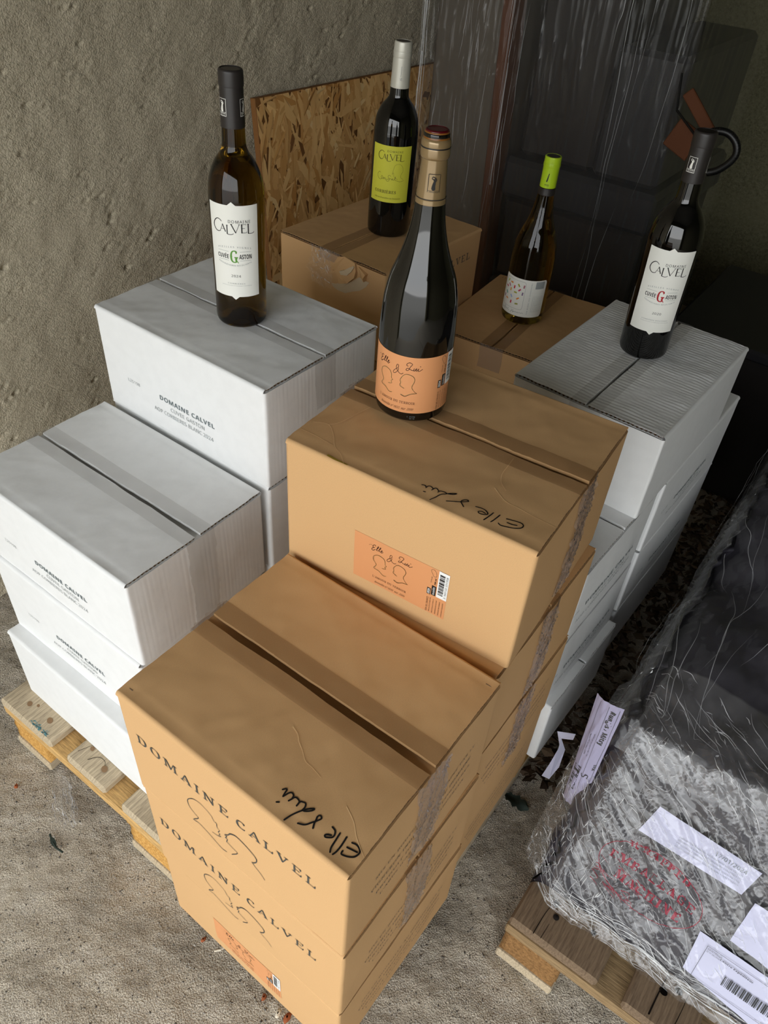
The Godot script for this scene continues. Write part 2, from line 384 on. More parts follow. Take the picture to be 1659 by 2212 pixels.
	var tw2 := thing("white_twig", "tiny white twig on the concrete beside the orange-labelled lowest carton", "twig", Vector3(0.084, 0.003, 0.072), 0.9)
	var q := MB.new()
	q.tube([Vector3(-0.011, 0, 0), Vector3(0, 0.001, 0.001), Vector3(0.004, 0.001, -0.001), Vector3(0.012, 0.001, 0.0)], 0.0019, 6)
	obj("stem", q, M.bone, tw2)


# ---------------------------------------------------------------- mesh builder
class MB:
	var v := PackedVector3Array()
	var n := PackedVector3Array()
	var c := PackedColorArray()
	var tint := Color(1, 1, 1)
	var colored := false

	func tri(a: Vector3, b: Vector3, d: Vector3) -> void:  # counter-clockwise seen from outside
		var m := (b - a).cross(d - a)
		if m.length_squared() < 1e-22:
			return
		m = m.normalized()
		v.append(a); v.append(d); v.append(b)
		for i in 3:
			n.append(m)
			c.append(tint)

	func quad(a: Vector3, b: Vector3, d: Vector3, e: Vector3) -> void:
		tri(a, b, d)
		tri(a, d, e)

	func tri_n(a: Vector3, b: Vector3, d: Vector3, na: Vector3, nb: Vector3, nd: Vector3) -> void:
		v.append(a); v.append(d); v.append(b)
		n.append(na); n.append(nd); n.append(nb)
		for i in 3:
			c.append(tint)

	# f(u, v) with du x dv pointing outwards
	func grid(nu: int, nv: int, f: Callable, flip := false) -> void:
		var p: Array[Vector3] = []
		p.resize((nu + 1) * (nv + 1))
		for j in nv + 1:
			for i in nu + 1:
				p[j * (nu + 1) + i] = f.call(float(i) / nu, float(j) / nv)
		var m: Array[Vector3] = []
		m.resize(p.size())
		for j in nv + 1:
			for i in nu + 1:
				var a := p[j * (nu + 1) + mini(i + 1, nu)] - p[j * (nu + 1) + maxi(i - 1, 0)]
				var b := p[mini(j + 1, nv) * (nu + 1) + i] - p[maxi(j - 1, 0) * (nu + 1) + i]
				var k := a.cross(b)
				m[j * (nu + 1) + i] = (k.normalized() if k.length_squared() > 1e-24 else Vector3.UP) * (-1.0 if flip else 1.0)
		for j in nv:
			for i in nu:
				var q := j * (nu + 1) + i
				var r := q + nu + 1
				if flip:
					tri_n(p[q], p[r + 1], p[q + 1], m[q], m[r + 1], m[q + 1])
					tri_n(p[q], p[r], p[r + 1], m[q], m[r], m[r + 1])
				else:
					tri_n(p[q], p[q + 1], p[r + 1], m[q], m[q + 1], m[r + 1])
					tri_n(p[q], p[r + 1], p[r], m[q], m[r + 1], m[r])

	func box(lo: Vector3, hi: Vector3, b := 0.0) -> void:  # chamfered by b
		if b <= 0.0:
			var k := [lo, hi]
			var P := func(i: int) -> Vector3: return Vector3(k[i & 1].x, k[(i >> 1) & 1].y, k[(i >> 2) & 1].z)
			for s in [[4, 5, 7, 6], [1, 0, 2, 3], [5, 1, 3, 7], [0, 4, 6, 2], [6, 7, 3, 2], [0, 1, 5, 4]]:
				quad(P.call(s[0]), P.call(s[1]), P.call(s[2]), P.call(s[3]))
			return
		var mid := (lo + hi) / 2.0
		var h := (hi - lo) / 2.0
		hull_box(mid, h, b, Basis())

	func hull_box(mid: Vector3, h: Vector3, b: float, bs: Basis) -> void:
		b = minf(b, minf(h.x, minf(h.y, h.z)) * 0.49)
		var P := func(x: float, y: float, z: float) -> Vector3: return mid + bs * Vector3(x, y, z)
		for s in [-1.0, 1.0]:
			face(P, [[s * h.x, h.y - b, h.z - b], [s * h.x, b - h.y, h.z - b], [s * h.x, b - h.y, b - h.z], [s * h.x, h.y - b, b - h.z]], Vector3(s, 0, 0), bs)
			face(P, [[h.x - b, s * h.y, h.z - b], [b - h.x, s * h.y, h.z - b], [b - h.x, s * h.y, b - h.z], [h.x - b, s * h.y, b - h.z]], Vector3(0, s, 0), bs)
			face(P, [[h.x - b, h.y - b, s * h.z], [b - h.x, h.y - b, s * h.z], [b - h.x, b - h.y, s * h.z], [h.x - b, b - h.y, s * h.z]], Vector3(0, 0, s), bs)
			for t in [-1.0, 1.0]:
				face(P, [[s * h.x, t * (h.y - b), h.z - b], [s * h.x, t * (h.y - b), b - h.z], [s * (h.x - b), t * h.y, b - h.z], [s * (h.x - b), t * h.y, h.z - b]], Vector3(s, t, 0), bs)
				face(P, [[s * h.x, h.y - b, t * (h.z - b)], [s * h.x, b - h.y, t * (h.z - b)], [s * (h.x - b), b - h.y, t * h.z], [s * (h.x - b), h.y - b, t * h.z]], Vector3(s, 0, t), bs)
				face(P, [[h.x - b, s * h.y, t * (h.z - b)], [b - h.x, s * h.y, t * (h.z - b)], [b - h.x, s * (h.y - b), t * h.z], [h.x - b, s * (h.y - b), t * h.z]], Vector3(0, s, t), bs)
				for w in [-1.0, 1.0]:
					var a: Vector3 = P.call(s * h.x, t * (h.y - b), w * (h.z - b))
					var d: Vector3 = P.call(s * (h.x - b), t * h.y, w * (h.z - b))
					var e: Vector3 = P.call(s * (h.x - b), t * (h.y - b), w * h.z)
					if (d - a).cross(e - a).dot(bs * Vector3(s, t, w)) < 0.0:
						tri(a, e, d)
					else:
						tri(a, d, e)

	func face(P: Callable, q: Array, out: Vector3, bs: Basis) -> void:
		var a: Vector3 = P.call(q[0][0], q[0][1], q[0][2])
		var b: Vector3 = P.call(q[1][0], q[1][1], q[1][2])
		var d: Vector3 = P.call(q[2][0], q[2][1], q[2][2])
		var e: Vector3 = P.call(q[3][0], q[3][1], q[3][2])
		if (b - a).cross(d - a).dot(bs * out) < 0.0:
			quad(a, e, d, b)
		else:
			quad(a, b, d, e)

	func tube(pts: Array, r: float, sides := 8) -> void:
		for i in pts.size() - 1:
			var a: Vector3 = pts[i]
			var b: Vector3 = pts[i + 1]
			var d := (b - a).normalized()
			var x := d.cross(Vector3.UP if absf(d.y) < 0.9 else Vector3.RIGHT).normalized()
			var y := d.cross(x)
			for k in sides:
				var t0 := TAU * k / sides
				var t1 := TAU * (k + 1) / sides
				var o0 := x * cos(t0) + y * sin(t0)
				var o1 := x * cos(t1) + y * sin(t1)
				tri_n(a + o0 * r, b + o1 * r, b + o0 * r, o0, o1, o0)
				tri_n(a + o0 * r, a + o1 * r, b + o1 * r, o0, o1, o1)

	# profile of (radius, height) from the bottom to the top
	func lathe(prof: Array, sides := 64) -> void:
		var last := prof.size() - 1
		var nr: Array[Vector2] = []
		for i in prof.size():
			var d: Vector2 = prof[mini(i + 1, last)] - prof[maxi(i - 1, 0)]
			nr.append(Vector2(d.y, -d.x).normalized())
		for i in last:
			var a: Vector2 = prof[i]
			var b: Vector2 = prof[i + 1]
			var na := nr[i]
			var nb := nr[i + 1]
			for k in sides:
				var t0 := TAU * k / sides
				var t1 := TAU * (k + 1) / sides
				var s0 := Vector3(sin(t0), 0, cos(t0))
				var s1 := Vector3(sin(t1), 0, cos(t1))
				var p := [s0 * a.x + Vector3.UP * a.y, s1 * a.x + Vector3.UP * a.y, s1 * b.x + Vector3.UP * b.y, s0 * b.x + Vector3.UP * b.y]
				var q := [s0 * na.x + Vector3.UP * na.y, s1 * na.x + Vector3.UP * na.y, s1 * nb.x + Vector3.UP * nb.y, s0 * nb.x + Vector3.UP * nb.y]
				if a.x > 1e-6:
					tri_n(p[0], p[1], p[2], q[0], q[1], q[2])
				if b.x > 1e-6:
					tri_n(p[0], p[2], p[3], q[0], q[2], q[3])

	func mesh() -> ArrayMesh:
		var arr := []
		arr.resize(Mesh.ARRAY_MAX)
		arr[Mesh.ARRAY_VERTEX] = v
		arr[Mesh.ARRAY_NORMAL] = n
		if colored:
			arr[Mesh.ARRAY_COLOR] = c
		var m := ArrayMesh.new()
		m.add_surface_from_arrays(Mesh.PRIMITIVE_TRIANGLES, arr)
		return m


# ---------------------------------------------------------------- naming and tree
func numbered(called: String) -> String:
	taken[called] = taken.get(called, -1) + 1
	return called if taken[called] == 0 else "%s_%03d" % [called, taken[called]]


func tag(o: Node3D, label: String, category: String, group := "") -> Node3D:
	o.set_meta("label", label)
	o.set_meta("category", category)
	if group:
		o.set_meta("group", group)
	return o


func thing(called: String, label: String, category: String, at := Vector3.ZERO, turn := 0.0, group := "") -> Node3D:
	var o := Node3D.new()
	o.name = numbered(called)
	add_child(o)
	o.position = at
	o.rotation.y = turn
	return tag(o, label, category, group)


func obj(called: String, mb, m: Material, parent: Node3D = null, label := "") -> MeshInstance3D:
	var o := MeshInstance3D.new()
	o.name = numbered(called) if parent == null else called
	o.mesh = mb.mesh() if mb is MB else mb
	o.material_override = m
	(self if parent == null else parent).add_child(o, true)
	if label:
		o.set_meta("label", label)
	return o


func struct(called: String, mb: MB, m: Material) -> MeshInstance3D:
	var o := obj(called, mb, m)
	o.set_meta("kind", "structure")
	return o


# ---------------------------------------------------------------- materials
func noise_tex(freq: float, kind: int, octaves: int, stops: Array, size := 512, fractal := FastNoiseLite.FRACTAL_FBM, seed_ := 1, gain := 0.5) -> NoiseTexture2D:
	var f := FastNoiseLite.new()
	f.noise_type = kind
	f.frequency = freq
	f.fractal_type = fractal
	f.fractal_octaves = octaves
	f.fractal_gain = gain
	f.seed = seed_
	var t := NoiseTexture2D.new()
	t.width = size
	t.height = size
	t.seamless = true
	t.seamless_blend_skirt = 0.2
	t.noise = f
	t.generate_mipmaps = false
	if stops:
		var g := Gradient.new()
		g.offsets = PackedFloat32Array(stops.map(func(s): return s[0]))
		g.colors = PackedColorArray(stops.map(func(s): return s[1]))
		t.color_ramp = g
	return t


func mat(called: String, col: Color, rough := 0.8, spec := 0.5, metal := 0.0) -> StandardMaterial3D:
	var m := StandardMaterial3D.new()
	m.resource_name = called
	m.albedo_color = col
	m.roughness = rough
	m.metallic_specular = spec
	m.metallic = metal
	M[called] = m
	return m


func textured(m: StandardMaterial3D, t: Texture2D, scale: Vector3, height: Texture2D = null, h := 0.0, world := false) -> StandardMaterial3D:
	m.uv1_triplanar = true
	m.uv1_world_triplanar = world
	m.uv1_scale = scale
	m.uv1_triplanar_sharpness = 4.0
	if t:
		m.albedo_texture = t
	if height:
		m.heightmap_enabled = true
		m.heightmap_texture = height
		m.heightmap_scale = h
	return m


func see_through(m: StandardMaterial3D, a: float) -> StandardMaterial3D:
	m.transparency = BaseMaterial3D.TRANSPARENCY_ALPHA
	m.albedo_color.a = a
	m.cull_mode = BaseMaterial3D.CULL_DISABLED
	return m


func make_materials() -> void:
	var S := FastNoiseLite.TYPE_SIMPLEX_SMOOTH
	var C := FastNoiseLite.TYPE_CELLULAR
	var W := Color(1, 1, 1)
	var grey := func(k: float) -> Color: return Color(k, k, k)
	var fibre := noise_tex(0.16, S, 5, [[0.0, grey.call(0.84)], [0.25, grey.call(0.95)], [0.5, grey.call(0.98)], [0.75, W], [1.0, W]], 1024, FastNoiseLite.FRACTAL_FBM, 3, 0.8)
	var paper_h := noise_tex(0.05, S, 4, [], 512, FastNoiseLite.FRACTAL_FBM, 5, 0.7)
	textured(mat("kraft", Color(0.83, 0.665, 0.47), 0.78, 0.35), fibre, Vector3.ONE * 5.0)
	textured(mat("kraft_inner", Color(0.50, 0.41, 0.32), 0.9, 0.2), fibre, Vector3.ONE * 5.0)
	textured(mat("white_board", Color(0.92, 0.925, 0.925), 0.62, 0.4), noise_tex(0.02, S, 4, [[0.0, grey.call(0.985)], [0.6, W], [1.0, W]], 512, FastNoiseLite.FRACTAL_FBM, 8), Vector3.ONE * 3.0, paper_h, 0.004)
	mat("torn_paper", Color(0.80, 0.72, 0.60), 0.9, 0.2)
	mat("crease", Color(0.90, 0.76, 0.56), 0.9, 0.2)
	see_through(mat("tape", Color(0.48, 0.33, 0.18), 0.28, 0.5), 0.30)
	see_through(mat("tape_clear", Color(0.66, 0.64, 0.61), 0.28, 0.5), 0.17)
	see_through(mat("tape_tail", Color(0.68, 0.61, 0.57), 0.25, 0.5), 0.24)
	see_through(mat("film", Color(1, 1, 1), 0.045, 0.5), 0.03)
	see_through(mat("film_glint", Color(0.97, 0.975, 0.98), 0.27, 0.5), 0.62)  # film highlights, painted as near-white strips
	see_through(mat("film_dim", Color(1, 1, 1), 0.16, 0.4), 0.02)
	see_through(mat("fold_glint", Color(0.93, 0.94, 0.95), 0.30, 0.5), 0.34)  # folds coloured white to carry the glints of the film
	see_through(mat("film_scrap", Color(1, 1, 1), 0.14, 0.5), 0.08)
	mat("ink_black", Color(0.05, 0.05, 0.055), 0.55)
	mat("ink_grey", Color(0.27, 0.27, 0.25), 0.7)
	mat("ink_soft", Color(0.42, 0.46, 0.47), 0.75)
	mat("ink_pale", Color(0.62, 0.64, 0.64), 0.75)
	mat("ink_brown", Color(0.26, 0.12, 0.05), 0.6)
	mat("ink_green", Color(0.36, 0.58, 0.22), 0.6)
	mat("ink_red", Color(0.68, 0.10, 0.14), 0.6)
	see_through(mat("ink_stamp", Color(0.60, 0.055, 0.19), 0.5), 0.80)
	mat("ink_olive", Color(0.33, 0.31, 0.05), 0.6)
	mat("foil_line", Color(0.86, 0.74, 0.48), 0.35, 0.6, 0.6)
	mat("label_white", Color(0.93, 0.93, 0.90), 0.6, 0.4)
	mat("label_yellow", Color(0.83, 0.82, 0.27), 0.5, 0.4)
	mat("label_orange", Color(0.845, 0.59, 0.395), 0.55, 0.4)
	mat("sticker_white", Color(0.93, 0.94, 0.93), 0.5)
	mat("paper", Color(0.78, 0.785, 0.875), 0.7, 0.35)
	mat("shaded_label", Color(0.66, 0.645, 0.75), 0.6, 0.35)  # white label paper, darkened and tinted for the shade it stands in
	mat("glass_black", Color(0.012, 0.012, 0.014), 0.04, 0.6)
	mat("glass_dark", Color(0.03, 0.028, 0.022), 0.05, 0.6)
	var ga := mat("glass_amber", Color(0.40, 0.29, 0.055, 0.0), 0.02, 0.5)
	ga.refraction_enabled = true
	ga.refraction_scale = 0.042
	var gp := mat("glass_olive", Color(0.66, 0.56, 0.24, 0.0), 0.02, 0.5)
	gp.refraction_enabled = true
	gp.refraction_scale = 0.042
	mat("capsule_black", Color(0.155, 0.14, 0.135), 0.42, 0.5)
	mat("capsule_top", Color(0.09, 0.06, 0.06), 0.3, 0.5)
	mat("capsule_silver", Color(0.82, 0.81, 0.76), 0.36, 0.5, 0.25)
	mat("capsule_gold", Color(0.56, 0.47, 0.33), 0.20, 0.6, 0.35)
	mat("capsule_green", Color(0.66, 0.78, 0.13), 0.32, 0.5)
	mat("wax_red", Color(0.30, 0.03, 0.07), 0.25, 0.5)
	mat("cork", Color(0.48, 0.30, 0.10), 0.35, 0.5)
	# wood
	var grain := noise_tex(0.012, S, 5, [[0.0, Color(0.60, 0.57, 0.53)], [0.4, Color(0.78, 0.75, 0.71)], [0.6, Color(0.87, 0.84, 0.79)], [1.0, Color(0.97, 0.95, 0.91)]], 1024, FastNoiseLite.FRACTAL_FBM, 11, 0.8)
	var grain_h := noise_tex(0.02, S, 4, [], 512, FastNoiseLite.FRACTAL_FBM, 12, 0.7)
	textured(mat("wood_grey", Color(0.90, 0.855, 0.77), 0.85, 0.25), grain, Vector3(16, 16, 1.1), grain_h, 0.03)
	textured(mat("wood_dull", Color(0.60, 0.53, 0.46), 0.85, 0.25), grain, Vector3(16, 16, 1.1), grain_h, 0.03)
	textured(mat("wood_cross", Color(0.70, 0.61, 0.48), 0.85, 0.25), grain, Vector3(1.1, 16, 16), grain_h, 0.03)
	textured(mat("wood_fresh", Color(0.95, 0.80, 0.56), 0.8, 0.25), grain, Vector3(1.1, 16, 16), grain_h, 0.03)
	textured(mat("chip_block", Color(0.90, 0.74, 0.48), 0.9, 0.2), noise_tex(0.06, C, 3, [[0.0, Color(0.72, 0.62, 0.5)], [0.5, Color(0.92, 0.86, 0.76)], [1.0, W]], 512, FastNoiseLite.FRACTAL_FBM, 13), Vector3.ONE * 6.0, grain_h, 0.2)
	textured(mat("bark_block", Color(0.70, 0.55, 0.38), 0.9, 0.2), grain, Vector3(8, 8, 8), grain_h, 0.25)
	mat("knot", Color(0.56, 0.45, 0.34), 0.8, 0.2)
	mat("nail", Color(0.22, 0.20, 0.19), 0.5, 0.5, 0.7)
	mat("hole", Color(0.05, 0.04, 0.035), 0.95, 0.1)
	mat("crack", Color(0.12, 0.10, 0.085), 0.95, 0.1)
	mat("paint_blue", Color(0.36, 0.62, 0.66), 0.8)
	var osb := mat("osb_flake", Color(1, 1, 1), 0.6, 0.35)
	osb.vertex_color_use_as_albedo = true
	mat("osb_base", Color(0.50, 0.33, 0.15), 0.8)
	# concrete
	var con := noise_tex(0.06, S, 6, [[0.0, grey.call(0.70)], [0.3, Color(0.89, 0.89, 0.88)], [0.5, Color(0.96, 0.955, 0.94)], [0.7, W], [1.0, W]], 1024, FastNoiseLite.FRACTAL_FBM, 21, 0.72)
	var con_h := noise_tex(0.10, S, 5, [], 1024, FastNoiseLite.FRACTAL_FBM, 22, 0.7)
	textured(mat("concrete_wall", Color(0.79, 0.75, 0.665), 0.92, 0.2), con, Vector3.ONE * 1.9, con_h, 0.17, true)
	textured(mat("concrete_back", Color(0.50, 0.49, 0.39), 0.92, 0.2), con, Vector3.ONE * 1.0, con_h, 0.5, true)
	var grit := noise_tex(0.20, S, 4, [[0.0, grey.call(0.30)], [0.26, grey.call(0.55)], [0.42, Color(0.80, 0.78, 0.75)], [0.6, Color(0.93, 0.91, 0.87)], [0.8, W], [1.0, W]], 1024, FastNoiseLite.FRACTAL_FBM, 31, 0.9)
	var grit_h := noise_tex(0.16, S, 4, [], 1024, FastNoiseLite.FRACTAL_FBM, 32, 0.85)
	var fl := textured(mat("concrete_floor", Color(0.87, 0.845, 0.805), 0.95, 0.2), grit, Vector3.ONE * 1.6, grit_h, 0.30, true)
	fl.vertex_color_use_as_albedo = true
	mat("ceiling", Color(0.5, 0.49, 0.46), 0.95, 0.2)
	mat("asphalt", Color(0.68, 0.67, 0.65), 0.95, 0.2)
	# dark goods
	mat("dark_fabric", Color(0.165, 0.155, 0.19), 0.6, 0.4)
	mat("dark_goods", Color(0.12, 0.105, 0.10), 0.5, 0.4)
	mat("dark_slate", Color(0.13, 0.13, 0.14), 0.4, 0.4)
	mat("grey_board", Color(0.34, 0.31, 0.27), 0.6, 0.4)
	mat("brown_post", Color(0.34, 0.20, 0.12), 0.7, 0.3)
	mat("strap_black", Color(0.03, 0.03, 0.032), 0.4, 0.5)
	mat("red_plastic", Color(0.42, 0.03, 0.07), 0.45)
	var leaf := mat("leaf", Color(1, 1, 1), 0.8, 0.25)
	leaf.vertex_color_use_as_albedo = true
	mat("leaf_green", Color(0.15, 0.20, 0.17), 0.75)
	mat("brick", Color(0.60, 0.32, 0.17), 0.9)
	mat("bone", Color(0.86, 0.82, 0.74), 0.8)
	mat("stain", Color(0.60, 0.50, 0.12), 0.8)


# ---------------------------------------------------------------- lettering and pen strokes
func face_font(kind: String, spacing := 0) -> Font:
	var f := SystemFont.new()
	f.font_names = PackedStringArray(["Droid Serif" if kind.begins_with("serif") else ("Droid Sans Mono" if kind == "mono" else "Droid Sans")])
	f.font_weight = 700 if kind.ends_with("bold") else 400
	if spacing == 0:
		return f
	var fv := FontVariation.new()
	fv.base_font = f
	fv.spacing_glyph = spacing
	return fv


# triangles of a text whose ink fills w by h millimetres (w or h of 0 keeps the proportions), centred on 0
func glyphs(text: String, kind: String, w: float, h: float, spacing := 0, slant := 0.0) -> PackedVector2Array:
	var tm := TextMesh.new()
	tm.text = text
	tm.font = face_font(kind, spacing)
	tm.font_size = 60
	tm.pixel_size = 0.01
	tm.depth = 0.0
	tm.curve_step = 3.0
	tm.horizontal_alignment = HORIZONTAL_ALIGNMENT_LEFT
	var arr := tm.get_mesh_arrays()
	var vs: PackedVector3Array = arr[Mesh.ARRAY_VERTEX]
	var ix = arr[Mesh.ARRAY_INDEX]
	var out := PackedVector2Array()
	var lo := Vector2(1e9, 1e9)
	var hi := -lo
	var count: int = ix.size() if ix != null and ix.size() else vs.size()
	for k in count:
		var p: Vector3 = vs[ix[k]] if ix != null and ix.size() else vs[k]
		var q := Vector2(p.x + slant * p.y, p.y)
		lo = lo.min(q)
		hi = hi.max(q)
		out.append(q)
	var size := hi - lo
	var sx := w / size.x if w > 0.0 else h / size.y
	var sy := h / size.y if h > 0.0 else sx
	for k in out.size():
		out[k] = Vector2((out[k].x - lo.x - size.x / 2.0) * sx, (out[k].y - lo.y - size.y / 2.0) * sy)
	return out


# to(p) lays a point given in millimetres on the surface
func ink(mb: MB, tris: PackedVector2Array, at: Vector2, to: Callable, turn := 0.0) -> void:
	for k in range(0, tris.size(), 3):
		var a: Vector3 = to.call(tris[k].rotated(turn) + at)
		var b: Vector3 = to.call(tris[k + 1].rotated(turn) + at)
		var c: Vector3 = to.call(tris[k + 2].rotated(turn) + at)
		mb.tri(a, c, b)


func arc_text(mb: MB, tris: PackedVector2Array, at: Vector2, to: Callable, rise: float, half: float) -> void:  # bends a line of text: rise at its middle
	for k in range(0, tris.size(), 3):
		var q := []
		for i in 3:
			var p := tris[k + i]
			q.append(to.call(p + at + Vector2(0, rise * (1.0 - p.x * p.x / (half * half)))))
		mb.tri(q[0], q[2], q[1])


func smooth(pts: Array, steps := 4) -> PackedVector2Array:
	var p := PackedVector2Array()
	for k in range(0, pts.size(), 2):
		p.append(Vector2(pts[k], pts[k + 1]))
	var out := PackedVector2Array()
	for i in p.size() - 1:
		var a := p[maxi(i - 1, 0)]
		var d := p[mini(i + 2, p.size() - 1)]
		for s in steps:
			out.append(p[i].cubic_interpolate(p[i + 1], a, d, float(s) / steps))
	out.append(p[p.size() - 1])
	return out


func stroke(mb: MB, pts: Array, w: float, to: Callable, steps := 4, w_end := -1.0, at := Vector2.ZERO, s := 1.0) -> void:
	var p := smooth(pts, steps)
	if w_end < 0.0:
		w_end = w
	for i in p.size():
		p[i] = p[i] * s + at
	for i in p.size() - 1:
		var d0 := (p[mini(i + 1, p.size() - 1)] - p[maxi(i - 1, 0)]).normalized().orthogonal()
		var d1 := (p[mini(i + 2, p.size() - 1)] - p[i]).normalized().orthogonal()
		var w0: float = lerpf(w, w_end, float(i) / p.size()) / 2.0
		var w1: float = lerpf(w, w_end, float(i + 1) / p.size()) / 2.0
		mb.quad(to.call(p[i] + d0 * w0), to.call(p[i] - d0 * w0), to.call(p[i + 1] - d1 * w1), to.call(p[i + 1] + d1 * w1))
	for e in [0, p.size() - 1]:  # round ends
		var c := p[e]
		var r: float = (w if e == 0 else w_end) / 2.0
		for k in 6:
			mb.tri(to.call(c), to.call(c + Vector2.from_angle(TAU * k / 6.0) * r), to.call(c + Vector2.from_angle(TAU * (k + 1) / 6.0) * r))


func rect(mb: MB, lo: Vector2, hi: Vector2, to: Callable, nu := 1, nv := 1) -> void:
	mb.grid(nu, nv, func(u, v): return to.call(Vector2(lerpf(lo.x, hi.x, u), lerpf(lo.y, hi.y, v))))


func frame(mb: MB, lo: Vector2, hi: Vector2, w: float, to: Callable) -> void:
	rect(mb, lo, Vector2(hi.x, lo.y + w), to, 4)
	rect(mb, Vector2(lo.x, hi.y - w), hi, to, 4)
	rect(mb, lo, Vector2(lo.x + w, hi.y), to)
	rect(mb, Vector2(hi.x - w, lo.y), hi, to)


func barcode(mb: MB, lo: Vector2, hi: Vector2, to: Callable, n := 30, upright := true) -> void:
	var r := RandomNumberGenerator.new()
	r.seed = 77
	var t := 0.0
	var marks := []
	for k in n:
		var w := r.randi_range(1, 3)
		var g := r.randi_range(1, 3)
		marks.append([t, t + w])
		t += w + g
	for m in marks:
		if upright:
			rect(mb, Vector2(lerpf(lo.x, hi.x, m[0] / t), lo.y), Vector2(lerpf(lo.x, hi.x, m[1] / t), hi.y), to)
		else:
			rect(mb, Vector2(lo.x, lerpf(lo.y, hi.y, m[0] / t)), Vector2(hi.x, lerpf(lo.y, hi.y, m[1] / t)), to)


# ---------------------------------------------------------------- cartons
func bulge(K: Dictionary, t: float, y: float) -> float:  # how far a side stands out
	return K.b * sin(PI * clampf(t, 0, 1)) * sin(PI * clampf(y / K.H, 0, 1)) + 0.0007 * nz.get_noise_3d(t * 60.0 + K.id * 31.0, y * 260.0, K.id * 17.0)


func wob(K: Dictionary, x: float, z: float) -> float:  # the relief of the top
	if K.flat:
		return 0.0
	var h: float = 0.0016 * nz.get_noise_3d(x * 190.0, z * 190.0, K.id * 13.0) + 0.0005 * nz.get_noise_3d(x * 900.0, z * 900.0, K.id * 7.0)
	h += K.ripple * sin(TAU * x / 0.0078 + 2.0 * nz.get_noise_2d(x * 80.0, z * 150.0 + K.id * 50.0)) * (0.55 + 0.9 * nz.get_noise_2d(x * 300.0, z * 500.0))
	return h


func on_front(K: Dictionary, lift := 0.0006) -> Callable:  # the long side towards local +z
	return func(p: Vector2) -> Vector3: return Vector3(p.x / 1000.0, p.y / 1000.0, K.W / 2.0 + bulge(K, p.x / 1000.0 / K.L + 0.5, p.y / 1000.0) + lift)


func on_right(K: Dictionary, lift := 0.0006) -> Callable:  # the short side towards local +x
	return func(p: Vector2) -> Vector3: return Vector3(K.L / 2.0 + bulge(K, p.x / 1000.0 / K.W + 0.5, p.y / 1000.0) + lift, p.y / 1000.0, -p.x / 1000.0)


func on_left(K: Dictionary, lift := 0.0006) -> Callable:  # the short side towards local -x
	return func(p: Vector2) -> Vector3: return Vector3(-K.L / 2.0 - bulge(K, p.x / 1000.0 / K.W + 0.5, p.y / 1000.0) - lift, p.y / 1000.0, p.x / 1000.0)


func on_top(K: Dictionary, lift := 0.0006) -> Callable:  # x to the right, y away from the front
	return func(p: Vector2) -> Vector3:
		var x := p.x / 1000.0
		var z := -p.y / 1000.0
		return Vector3(x, K.H + wob(K, x, z) + lift, z)


